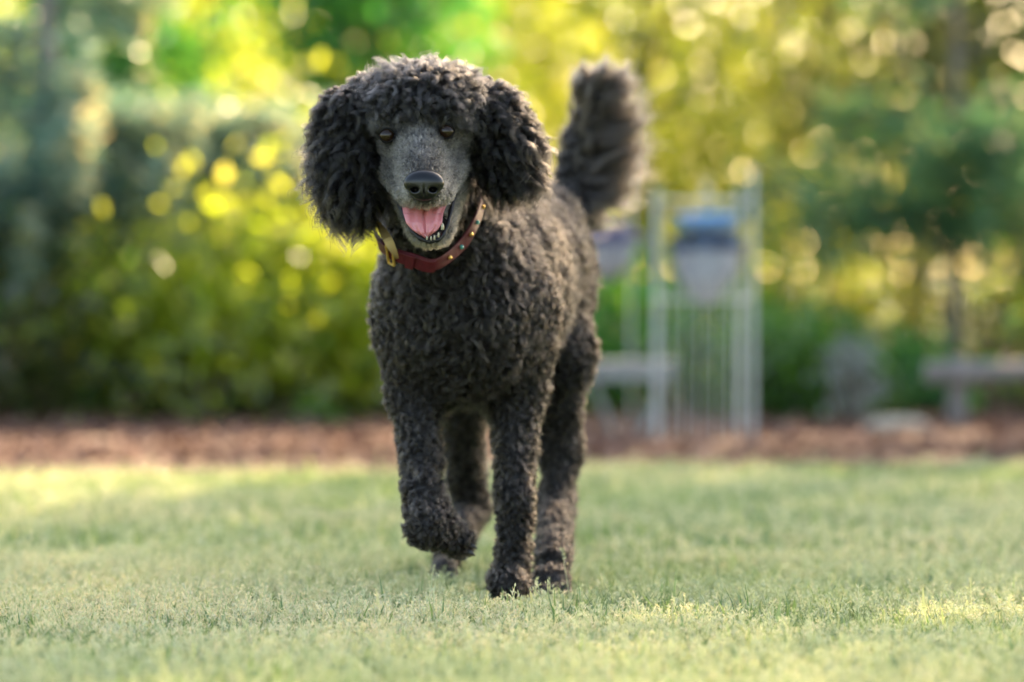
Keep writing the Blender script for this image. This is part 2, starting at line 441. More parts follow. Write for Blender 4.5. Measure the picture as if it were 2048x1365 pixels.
# ================================================================== PLANTS
THIN = 0.30
def leaf_cloud(C, rad, n_clump, per, size, shell=0.55, flat=1.0, aspect=0.5, droop=0.0, csize=0.16, ground=0.05):
    """leaves gathered in clumps inside an ellipsoid; returns V, F, tint"""
    d = unit(rng.normal(size=(n_clump, 3))); rr = shell + (1 - shell) * rng.random(n_clump) ** 0.7
    cc = C + d * rr[:, None] * rad * (1 + 0.12 * rng.normal(size=(n_clump, 1)))
    ct = rng.random(n_clump)
    n = n_clump * per
    p = np.repeat(cc, per, 0) + rng.normal(size=(n, 3)) * csize * np.array([1, 1, flat * 0.8]) * np.repeat(0.6 + 0.8 * rng.random(n_clump), per)[:, None]
    k = p[:, 2] > ground; p = p[k]; tn = np.repeat(ct, per)[k]; n = len(p)
    u = unit(rng.normal(size=(n, 3)) + np.array([0, 0, -droop])); v = unit(np.cross(u, rng.normal(size=(n, 3))))
    sz = size * (0.6 + 0.8 * rng.random(n))[:, None]
    V = np.stack([p - u * sz, p + v * sz * aspect, p + u * sz, p - v * sz * aspect], 1).reshape(-1, 3)
    return V, np.arange(4 * n).reshape(n, 4), np.repeat(np.clip(0.5 * tn + 0.5 * rng.random(n), 0, 1), 4)

bark = plain('bark', (0.13, 0.105, 0.085), rough=0.9, noise=0.4, scale=14, bump=1.0)
bark_grey = plain('grey_bark', (0.20, 0.165, 0.15), rough=0.9, noise=0.3, scale=9, bump=1.0)

def stems(parent, base, C, rad, n=7, r=0.012, mat=None, name='stem'):
    mb = MB()
    for i in range(n):
        d = unit(rng.normal(size=3)); d[2] = abs(d[2]) * 0.8
        tip = C + d * rad * 0.75; b = base + np.array([rng.normal() * 0.05, rng.normal() * 0.05, 0])
        mid = b * 0.45 + tip * 0.55 + rng.normal(size=3) * 0.05; mid[2] = 0.5 * (b[2] + tip[2]) * 0.95
        mb.tube([b, mid, tip], [r, r * 0.7, r * 0.3], 6)
    mb.build(name, mat or bark, parent)

def bush(name, label, cat, px, d, z0, z1, rx, ry, mat, nc, per, size, group=None, **kw):
    x = (px - 1024) / F_PX * d
    root = empty(name, (x, d, 0.03), label=label, cat=cat, group=group)
    C = np.array([x, d, (z0 + z1) / 2]); rad = np.array([rx, ry, (z1 - z0) / 2])
    V, F, T = leaf_cloud(C, rad, nc, max(8, int(per * 0.45)), size, **kw)
    mesh_np('foliage', V, [F], mat, root, attrs={'tint': T})
    stems(root, np.array([x, d, 0.02]), C, rad)
    return root

def tree(name, label, px, d, crown_z, rad, mat, nc, per, size, trunk_r=0.06, group=None, limbs=7, bm=None, **kw):
    x = (px - 1024) / F_PX * d
    root = empty(name, (x, d, 0.0), label=label, cat='tree', group=group)
    C = np.array([x, d, crown_z]); rad = np.array(rad)
    V, F, T = leaf_cloud(C, rad, nc, max(8, int(per * THIN)), size, **kw)
    mesh_np('crown', V, [F], mat, root, attrs={'tint': T})
    mb = MB(); top = crown_z + rad[2] * 0.5
    zs = np.linspace(-0.05, top, 9)
    pts = np.stack([x + 0.05 * np.sin(zs * 1.7 + px), d + 0.04 * np.cos(zs * 2.1), zs], -1)
    rr = trunk_r * np.linspace(1.15, 0.35, 9); rr[0] *= 1.35
    mb.tube(pts, rr, 12, wob=0.04)
    for i in range(limbs):
        z = rng.uniform(0.35, 0.95) * top; a = rng.random() * 2 * pi
        p0 = np.array([x, d, z]); q = np.array([cos(a), sin(a), 0.55])
        e = p0 + q * rad[0] * 0.75; mb.tube([p0, (p0 + e) / 2 + [0, 0, 0.05], e], [trunk_r * 0.45, trunk_r * 0.3, trunk_r * 0.12], 6)
    mb.build('trunk', bm or bark, root)
    return root

def spruce(name, label, px, d, h, mat, boughs, trunk_r=0.06, z_first=0.3, spread=1.0, group=None, bm=None, extra=()):
    """conifer: whorls of drooping boughs carrying flattened sprays of needles"""
    x = (px - 1024) / F_PX * d
    root = empty(name, (x, d, 0), label=label, cat='tree', group=group)
    tb, P, U, TT = MB(), [], [], []
    tb.tube([[x, d, -0.05], [x + 0.01, d, h * 0.5], [x, d, h]], [trunk_r, trunk_r * 0.6, trunk_r * 0.1], 12, wob=0.03)
    lst = [(z_first + (h - z_first) * (i / boughs) ** 1.1, rng.random() * 2 * pi, None) for i in range(boughs)] + list(extra)
    for z, a, ln in lst:
        L = ln or spread * (1 - 0.75 * z / h) * rng.uniform(0.8, 1.1)
        t = np.linspace(0, 1, 12)
        dirv = np.array([cos(a), sin(a), 0])
        pts = np.array([x, d, z]) + dirv * (L * t)[:, None] + np.array([0, 0, 1]) * (0.10 * t - 0.22 * t ** 2 + 0.10 * t ** 4)[:, None] * L
        tb.tube(pts[::3], np.linspace(trunk_r * 0.25, 0.004, 4), 5)
        m = int((1050 if h < 2.35 else 750) * L)
        s = rng.random(m) ** 0.8; q = np.array([np.interp(s, t, pts[:, i]) for i in range(3)]).T
        side = np.cross(dirv, [0, 0, 1.0]); o = rng.normal(size=m) * 0.13 * L * (1.15 - s)
        q = q + side * o[:, None] + np.array([0, 0, 1]) * (rng.normal(size=m) * 0.065 - np.abs(o) * 0.35)[:, None]
        u = unit(dirv * 0.7 + side * np.sign(o)[:, None] * 0.6 + rng.normal(size=(m, 3)) * 0.35)
        P.append(q); U.append(u); TT.append(np.clip(0.15 + 0.6 * s + 0.2 * rng.normal(size=m), 0, 1))
    P, U, TT = np.concatenate(P), np.concatenate(U), np.concatenate(TT); n = len(P)
    v = unit(np.cross(U, rng.normal(size=(n, 3)))); sz = 0.034 * (0.7 + 0.6 * rng.random(n))[:, None]
    V = np.stack([P - U * sz, P + v * sz * 0.32, P + U * sz, P - v * sz * 0.32], 1).reshape(-1, 3)
    mesh_np('crown', V, [np.arange(4 * n).reshape(n, 4)], mat, root, attrs={'tint': np.repeat(TT, 4)})
    tb.build('trunk', bm or bark_grey, root)
    return root

def build_plants():
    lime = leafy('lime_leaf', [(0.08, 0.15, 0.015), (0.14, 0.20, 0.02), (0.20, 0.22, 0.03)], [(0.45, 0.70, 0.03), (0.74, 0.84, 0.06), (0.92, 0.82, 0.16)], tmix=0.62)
    green = leafy('green_leaf', [(0.03, 0.08, 0.012), (0.05, 0.13, 0.02), (0.09, 0.16, 0.03)], [(0.06, 0.24, 0.02), (0.16, 0.44, 0.03), (0.42, 0.60, 0.05)], tmix=0.5)
    deep = leafy('deep_leaf', [(0.02, 0.07, 0.02), (0.03, 0.12, 0.035), (0.06, 0.16, 0.045)], [(0.04, 0.26, 0.04), (0.09, 0.50, 0.07), (0.26, 0.62, 0.08)], tmix=0.52)
    gold = leafy('gold_leaf', [(0.14, 0.11, 0.015), (0.20, 0.16, 0.02), (0.26, 0.17, 0.04)], [(0.50, 0.52, 0.03), (0.78, 0.70, 0.06), (0.88, 0.66, 0.16)], tmix=0.58)
    olive = leafy('olive_leaf', [(0.07, 0.10, 0.015), (0.12, 0.14, 0.025), (0.17, 0.16, 0.04)], [(0.26, 0.38, 0.03), (0.46, 0.56, 0.06), (0.68, 0.62, 0.14)], tmix=0.56)
    dark = leafy('dark_leaf', [(0.025, 0.04, 0.01), (0.045, 0.06, 0.018), (0.08, 0.08, 0.03)], [(0.07, 0.12, 0.02), (0.14, 0.18, 0.03), (0.28, 0.24, 0.06)], tmix=0.5)  # darker olive brown leaf colours
    blue = leafy('blue_needle', [(0.10, 0.19, 0.16), (0.16, 0.29, 0.24), (0.26, 0.38, 0.30), (0.62, 0.50, 0.27)], [(0.10, 0.20, 0.15), (0.18, 0.34, 0.24), (0.30, 0.44, 0.28), (0.80, 0.62, 0.28)], tmix=0.42)
    bgreen = leafy('green_needle', [(0.05, 0.14, 0.07), (0.08, 0.22, 0.10), (0.14, 0.25, 0.11)], [(0.08, 0.22, 0.08), (0.14, 0.34, 0.11), (0.36, 0.42, 0.12)], tmix=0.42)
    silver = leafy('silver_leaf', [(0.13, 0.15, 0.13), (0.24, 0.26, 0.23), (0.33, 0.35, 0.31)], [(0.1, 0.12, 0.1)] * 2, tmix=0.2)
    G = 'shrubs along the back of the planting bed'
    # left hedge: dense green bodies with bright tops
    bush('leafy_shrub', 'dark green shrub at the far left edge of the hedge', 'shrub', 60, 12.3, 0.04, 0.50, 0.42, 0.4, dark, 70, 90, 0.028, G)
    bush('leafy_shrub', 'green shrub with golden tips left in the hedge, below the blue spruce boughs', 'shrub', 300, 12.5, 0.03, 0.54, 0.42, 0.4, green, 90, 110, 0.026, G)
    bush('leafy_shrub', 'mid green shrub with yellow sunlit top, between spruce and dog', 'shrub', 560, 12.6, 0.03, 0.38, 0.42, 0.42, deep, 90, 110, 0.028, G)
    bush('leafy_shrub', 'green shrub standing just left of the dog behind its chest', 'shrub', 800, 12.9, 0.03, 0.38, 0.42, 0.42, deep, 90, 110, 0.028, G)
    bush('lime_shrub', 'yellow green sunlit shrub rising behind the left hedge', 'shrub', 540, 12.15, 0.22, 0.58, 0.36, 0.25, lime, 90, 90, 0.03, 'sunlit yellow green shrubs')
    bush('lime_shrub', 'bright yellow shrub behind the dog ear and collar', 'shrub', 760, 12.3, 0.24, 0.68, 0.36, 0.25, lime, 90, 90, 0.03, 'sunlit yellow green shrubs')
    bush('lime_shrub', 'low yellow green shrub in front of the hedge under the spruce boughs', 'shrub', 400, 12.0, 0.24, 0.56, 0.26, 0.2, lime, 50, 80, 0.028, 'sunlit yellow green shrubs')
    bush('golden_shrub', 'amber tipped shrub low beside the spruce at far left', 'shrub', 150, 13.3, 0.25, 0.68, 0.36, 0.35, gold, 26, 50, 0.028)
    bush('low_plant', 'small lime leaved plant at the front of the bed left of the dog', 'plant', 618, 11.6, 0.04, 0.12, 0.05, 0.05, green, 8, 12, 0.022, csize=0.02)
    # right side of the bed
    bush('round_shrub', 'rounded bright green bush right of the metal frame', 'shrub', 1610, 12.2, 0.03, 0.36, 0.26, 0.26, green, 80, 90, 0.022, csize=0.06)
    bush('round_shrub', 'low dark green bush under the conifer at right', 'shrub', 1790, 12.6, 0.03, 0.26, 0.24, 0.24, deep, 60, 70, 0.022, csize=0.06)
    bush('silver_shrub', 'small silvery grey shrub between the two green bushes', 'shrub', 1702, 11.7, 0.06, 0.30, 0.085, 0.085, silver, 24, 50, 0.014, csize=0.03)
    bush('leafy_shrub', 'green shrub behind the dog and the grey table', 'shrub', 1130, 12.8, 0.03, 0.44, 0.34, 0.34, deep, 70, 90, 0.026, G)
    bush('leafy_shrub', 'green shrub seen through the metal frame', 'shrub', 1400, 12.9, 0.03, 0.42, 0.34, 0.34, green, 70, 90, 0.026, G)
    bush('golden_shrub', 'golden leaved shrub behind the round green bush', 'shrub', 1650, 14.0, 0.12, 0.60, 0.42, 0.35, gold, 46, 55, 0.028)
    bush('golden_shrub', 'dull golden shrub behind the low rail at the right edge', 'shrub', 1960, 14.2, 0.10, 0.50, 0.40, 0.35, gold, 40, 36, 0.028)
    bush('dark_shrub', 'dark shrub at the right edge below the rail', 'shrub', 2010, 13.2, 0.03, 0.25, 0.36, 0.30, dark, 40, 60, 0.024)
    # conifers
    spruce('blue_spruce', 'blue green spruce with drooping boughs at upper left', 90, 12.6, 2.3, blue, 15, trunk_r=0.07, z_first=0.50, spread=0.85,
           extra=[(0.86, -0.15, 1.0), (0.80, -0.4, 1.0), (0.94, -0.05, 0.95), (0.98, -0.25, 0.85), (0.92, 0.3, 0.75), (0.74, -0.9, 0.8), (0.88, -1.3, 0.8), (0.97, -0.7, 0.7), (0.70, -2.2, 0.7), (0.78, -1.8, 0.8), (1.06, -1.2, 0.6), (0.35, -1.6, 0.55), (0.30, -2.0, 0.5)])
    spruce('green_spruce', 'green conifer with a bare grey trunk at right', 1905, 12.9, 2.4, bgreen, 5, trunk_r=0.032, z_first=1.5, spread=0.85, bm=bark,
           extra=[(0.78, pi, 0.75), (0.70, pi + 0.6, 0.65), (0.92, -1.2, 0.5), (0.76, -0.4, 0.5), (0.88, -1.9, 0.55), (0.68, pi - 0.4, 0.5), (1.02, pi + 0.3, 0.5), (0.66, -1.4, 0.4), (0.98, -0.2, 0.5)])
    # trees behind
    TG = 'broadleaf trees beyond the planting bed'
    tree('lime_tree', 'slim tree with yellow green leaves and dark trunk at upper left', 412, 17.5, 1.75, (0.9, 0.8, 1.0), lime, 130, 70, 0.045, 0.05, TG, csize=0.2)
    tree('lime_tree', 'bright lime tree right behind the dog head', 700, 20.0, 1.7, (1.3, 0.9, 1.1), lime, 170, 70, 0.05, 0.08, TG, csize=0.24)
    tree('green_tree', 'deep green tree showing above the dog head', 740, 16.0, 1.65, (0.42, 0.5, 0.42), deep, 80, 120, 0.04, 0.04, TG, csize=0.14)
    tree('green_tree', 'small deep green tree left of the dark trunk', 225, 16.5, 1.45, (0.28, 0.4, 0.32), deep, 50, 110, 0.04, 0.04, TG, csize=0.14)
    tree('lime_tree', 'yellow leaved tree at top between head and tail', 1020, 21.0, 1.8, (1.0, 0.9, 1.2), gold, 110, 60, 0.045, 0.07, TG, csize=0.22)
    tree('olive_tree', 'olive green tree behind the tail', 1290, 18.5, 1.5, (0.95, 0.8, 1.15), olive, 190, 75, 0.045, 0.06, TG, csize=0.2)
    tree('olive_tree', 'yellow olive tree behind the metal frame', 1560, 19.5, 1.5, (0.9, 0.8, 1.2), olive, 190, 75, 0.045, 0.06, TG, csize=0.2)
    tree('olive_tree', 'dark olive brown tree in the upper right', 1840, 16.5, 1.7, (0.75, 0.6, 1.1), dark, 200, 60, 0.04, 0.07, TG, csize=0.18)
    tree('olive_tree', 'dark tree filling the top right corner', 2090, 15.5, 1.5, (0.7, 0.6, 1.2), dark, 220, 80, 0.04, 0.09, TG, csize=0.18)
    tree('lime_tree', 'lime tree behind the blue spruce at the left edge', 60, 20.5, 1.6, (1.1, 0.9, 1.2), olive, 170, 70, 0.05, 0.08, TG, csize=0.24)
    for i, (px, d, lb, m) in enumerate([(-250, 26, 'far tree at the left edge behind the spruce', green), (250, 27, 'far green tree behind the slim lime tree', green),
                                     (620, 28, 'far yellow green tree behind the dog head', lime), (980, 27, 'far tree between head and tail', olive),
                                     (1330, 26, 'far green tree behind the olive tree', green), (1700, 27, 'far tree behind the golden shrub', olive),
                                     (2080, 26, 'far tree behind the dark right corner', dark)]):
        tree('distant_tree', lb, px, d, 1.35, (1.25, 0.9, 1.75), m, 130, 40, 0.07, 0.10, 'distant trees', csize=0.26)

# ================================================================== GARDEN OBJECTS
def wings():
    """the garden goes on to both sides of the view"""
    G = leafy('garden_leaf', [(0.03, 0.08, 0.015), (0.06, 0.13, 0.02), (0.10, 0.16, 0.03)], [(0.08, 0.24, 0.02), (0.20, 0.44, 0.03), (0.48, 0.56, 0.06)], tmix=0.5)
    for px, d, z1, rx, lb in ((-420, 12.4, 0.8, 0.6, 'green shrub left of the spruce'), (-1000, 12.0, 1.0, 0.7, 'tall green shrub at the left end of the bed'), (-1650, 11.6, 0.8, 0.7, 'outermost shrub at the left end of the bed'),
                              (2420, 13.0, 0.8, 0.6, 'green shrub behind the right end of the rail'), (3000, 12.8, 0.9, 0.7, 'tall green shrub at the right end of the bed')):
        bush('leafy_shrub', lb, 'shrub', px, d, 0.03, z1, rx, 0.5, G, 90, 110, 0.032, 'shrubs along the back of the planting bed')
    for px, d, z, rx, lb in ((-650, 17, 1.9, 1.2, 'leafy tree left of the spruce'), (-1400, 16, 2.0, 1.4, 'second leafy tree left of the spruce'), (-2200, 15, 2.0, 1.5, 'leafy tree at the far left end of the garden'),
                             (2600, 18, 2.0, 1.3, 'leafy tree right of the dark corner tree'), (3300, 17, 2.0, 1.5, 'leafy tree at the far right end of the garden')):
        tree('green_tree', lb, px, d, z, (rx, 1.0, 1.4), G, 150, 110, 0.055, 0.07, 'broadleaf trees beyond the planting bed', csize=0.25)

def shade_trees():  # unseen trees, added to dapple the sun on dog and lawn
    m = leafy('shade_tree_leaf', [(0.05, 0.10, 0.02), (0.08, 0.14, 0.03)], [(0.12, 0.24, 0.03), (0.30, 0.36, 0.05)], tmix=0.45)
    for x, y, z, rad, n, lb in ((4.3, 16.6, 5.8, (2.1, 1.5, 2.3), 260, 'unseen tall tree added to shade the dog and lawn, right of the view'),
                                (7.6, 18.0, 5.6, (2.1, 1.5, 2.2), 160, 'second unseen tall tree added for shade, farther right')):
        tree('added_shade_tree', lb, 1024 + x / y * F_PX, y, z, rad, m, n, 150, 0.06, 0.12, 'unseen trees added for shade', csize=0.3, shell=0.2)

def build_garden():
    steel = plain('pale_metal', (0.42, 0.44, 0.44), rough=0.45, metal=0.0, noise=0.12, scale=20)
    grey = plain('grey_paint', (0.22, 0.23, 0.23), rough=0.6, noise=0.2, scale=25)
    wire = plain('wire', (0.55, 0.57, 0.55), rough=0.4, metal=0.3)
    D = 10.6
    def X(px, d=D): return (px - 1024) / F_PX * d
    def Z(py, d=D): return CAM_H - (py - HOR) / F_PX * d
    r = empty('metal_frame', (X(1400), D, 0.045), label='pale metal trellis frame with thin wires standing in the bed', cat='trellis')
    for px, dd, top, rad in ((1312, D, 385, 0.0072), (1506, D, 345, 0.0072), (1325, D + 0.28, 420, 0.005), (1490, D + 0.28, 385, 0.005)):
        mb = MB(); mb.tube([[X(px), dd, 0.03], [X(px), dd, Z(top) * 0.5], [X(px), dd, Z(top)]], rad, 10)
        mb.tube([[X(px), dd, Z(top)], [X(px), dd, Z(top) + 0.012]], rad * 1.5, 10); mb.build('post', steel, r)
    for px in (1340, 1368, 1400, 1432, 1462, 1484):
        mb = MB(); mb.tube([[X(px), D + 0.02, 0.03], [X(px) + 0.004, D + 0.02, Z(560)]], 0.0030, 6); mb.build('rod', wire, r)
    for z in (Z(600), Z(402)):
        mb = MB(); mb.tube([[X(1312), D, z], [X(1506), D, z]], 0.004, 8); mb.build('crossbar', wire, r)
        mb = MB(); mb.tube([[X(1506), D, z], [X(1490), D + 0.28, z]], 0.004, 8); mb.build('crossbar', wire, r)
        mb = MB(); mb.tube([[X(1312), D, z], [X(1325), D + 0.28, z]], 0.004, 8); mb.build('crossbar', wire, r)
    def basket(name, px, d, y_rim, y_tip, rw, label, cols):
        root = empty(name, (X(px, d), d, Z(y_tip, d)), label=label, cat='hanging basket', group='hanging baskets of blue flowers')
        zr, zt = Z(y_rim, d), Z(y_tip, d); n = 24; a = np.arange(n) / n * 2 * pi
        mb = MB(); prof = [(0.05, 0), (0.35, 0.14), (0.7, 0.42), (0.93, 0.75), (1.0, 1.0), (1.03, 1.03), (0.97, 1.03), (0.95, 0.95)]
        V = np.concatenate([np.stack([X(px, d) + rw * q * np.cos(a), d + rw * q * np.sin(a), np.full(n, zt + (zr - zt) * h)], -1) for q, h in prof])
        i = np.arange(len(prof) - 1)[:, None] * n; j = np.arange(n)[None]
        mb.add(V, np.stack([i + j, i + (j + 1) % n, i + n + (j + 1) % n, i + n + j], -1).reshape(-1, 4))
        mb.build('bowl', plain('basket_liner', (0.33, 0.36, 0.42), rough=0.8, noise=0.25, scale=40), root, smooth=True)
        V, F, T = leaf_cloud(np.array([X(px, d), d, zr + 0.02]), np.array([rw * 0.95, rw * 0.95, 0.035]), 70, 22, 0.009, csize=0.014, ground=0)
        mesh_np('flowers', V, [F], leafy('blue_petal', cols, [cols[0], cols[-1]], tmix=0.2), root, attrs={'tint': T})
        for k in range(3):
            b = k * 2 * pi / 3 + 0.4; mb = MB()
            mb.tube([[X(px, d) + rw * cos(b), d + rw * sin(b), zr], [X(px, d), d, zr + 0.19]], 0.0016, 5); mb.build('chain', wire, root)
        mb = MB(); t = np.linspace(0, pi * 1.5, 10)
        mb.tube(np.stack([X(px, d) + 0.012 * np.sin(t), np.full(10, d), zr + 0.20 + 0.012 * np.cos(t)], -1), 0.002, 5); mb.build('hook', wire, root)
    basket('hanging_basket', 1412, D + 0.12, 505, 615, 0.098, 'grey cone basket of blue flowers hanging inside the metal frame', [(0.02, 0.035, 0.08), (0.05, 0.11, 0.24), (0.15, 0.26, 0.44)])
    basket('hanging_basket', 1215, D + 0.5, 490, 565, 0.085, 'basket of dark purple blue flowers close behind the dog rump', [(0.04, 0.05, 0.12), (0.10, 0.12, 0.28), (0.24, 0.26, 0.40)])
    # pole carrying the second basket and the wide blue dish on top of the frame
    s = empty('crook_pole', (X(1262, D + 0.5), D + 0.5, 0.045), label='thin grey shepherd crook pole beside the dog hip', cat='pole')
    t = np.linspace(0, pi, 9); zc = Z(490, D + 0.5) + 0.20; xr = (X(1262, D + 0.5) - X(1215, D + 0.5)) / 2; xm = (X(1262, D + 0.5) + X(1215, D + 0.5)) / 2
    mb = MB(); mb.tube(np.concatenate([[[xm + xr, D + 0.5, 0.03]], [[xm + xr, D + 0.5, zc * 0.5]], np.stack([xm + xr * np.cos(t), np.full(9, D + 0.5), zc + xr * np.sin(t)], -1)]), 0.004, 8)
    mb.build('crook', steel, s)
    bd = empty('blue_dish', (X(1416), D + 0.14, Z(462)), label='light blue oval dish on top of the metal frame', cat='dish')
    n = 28; a = np.arange(n) / n * 2 * pi; mb = MB(); c = np.array([X(1416), D + 0.05, Z(437)])
    prof = [(0.25, -0.03), (0.75, -0.022), (1.0, 0.004), (1.0, 0.012), (0.94, 0.012), (0.7, -0.010), (0.05, -0.016)]
    V = np.concatenate([c + np.stack([0.092 * q * np.cos(a), 0.10 * q * np.sin(a), np.full(n, h)], -1) for q, h in prof])
    i = np.arange(len(prof) - 1)[:, None] * n; j = np.arange(n)[None]
    mb.add(V, np.stack([i + j, i + (j + 1) % n, i + n + (j + 1) % n, i + n + j], -1).reshape(-1, 4))
    mb.build('bowl', plain('blue_glaze', (0.16, 0.42, 0.95), rough=0.3, noise=0.15, scale=12), bd, smooth=True)
    mb = MB(); mb.tube([[c[0], c[1], Z(508)], [c[0], c[1], c[2] - 0.025]], 0.018, 12)
    mb.build('foot', plain('dark_blue_glaze', (0.05, 0.10, 0.22), rough=0.35), bd)
    # small slatted table
    d = 10.9; z = Z(722, d)
    tb = empty('garden_table', (X(1255, d), d, 0.045), label='small pale grey slatted table with splayed legs behind the dog', cat='table')
    mb = MB(); x0, x1 = X(1165, d), X(1350, d)
    for k in range(5): mb.box([(x0 + x1) / 2, d - 0.10 + k * 0.05, z - 0.008], [(x1 - x0) / 2, 0.021, 0.008])
    mb.build('tabletop', grey, tb)
    for yy in (d - 0.11, d + 0.11):
        mb = MB(); mb.box([(x0 + x1) / 2, yy, z - 0.035], [(x1 - x0) / 2 - 0.01, 0.006, 0.018]); mb.build('apron', grey, tb)
    for sx, (a_, b_) in ((1, (1175, 1235)), (-1, (1335, 1275))):
        for yy in (d - 0.09, d + 0.09):
            mb = MB(); mb.tube([[X(a_ if sx > 0 else a_, d), yy, z - 0.02], [X(b_, d), yy, 0.03]], 0.008, 8); mb.build('leg', grey, tb)
    # low rail at right
    wood = plain('weathered_wood', (0.19, 0.165, 0.155), rough=0.85, noise=0.3, scale=18, bump=0.6)
    d = 11.6
    rf = empty('low_rail_fence', (X(2000, d), d, 0.045), label='low weathered grey wood rail on posts at the right edge', cat='fence')
    mb = MB(); xx = np.linspace(X(1850, d), X(2500, d), 9); mb.tube(np.stack([xx, np.full(9, d), Z(745, d) + 0.004 * np.sin(xx * 9)], -1), 0.033, 10, wob=0.05); mb.build('rail', wood, rf)
    for px in (1918, 2240, 2460):
        mb = MB(); mb.tube([[X(px, d), d + 0.035, 0.0], [X(px, d), d + 0.035, 0.12], [X(px, d), d + 0.035, Z(715, d)]], [0.036, 0.033, 0.031], 10, wob=0.04); mb.build('post', wood, rf)
    # flat stone
    st = plain('tan_stone', (0.36, 0.31, 0.24), rough=0.85, noise=0.3, scale=12, bump=0.8)
    c = Q(1788, 838, 11.3)
    root = empty('flat_stone', (c[0], 11.3, 0.045), label='flat tan stone slab lying at the foot of the low dark bush', cat='stone')
    sp = [ell([c[0], 11.3, 0.062], (0.085, 0.08, 0.026), k=0.02), ell([c[0] + 0.05, 11.32, 0.056], (0.06, 0.06, 0.022), k=0.02), ell([c[0] - 0.05, 11.27, 0.054], (0.05, 0.06, 0.02), k=0.02)]
    blob('slab', sp, 0.006, st, root)

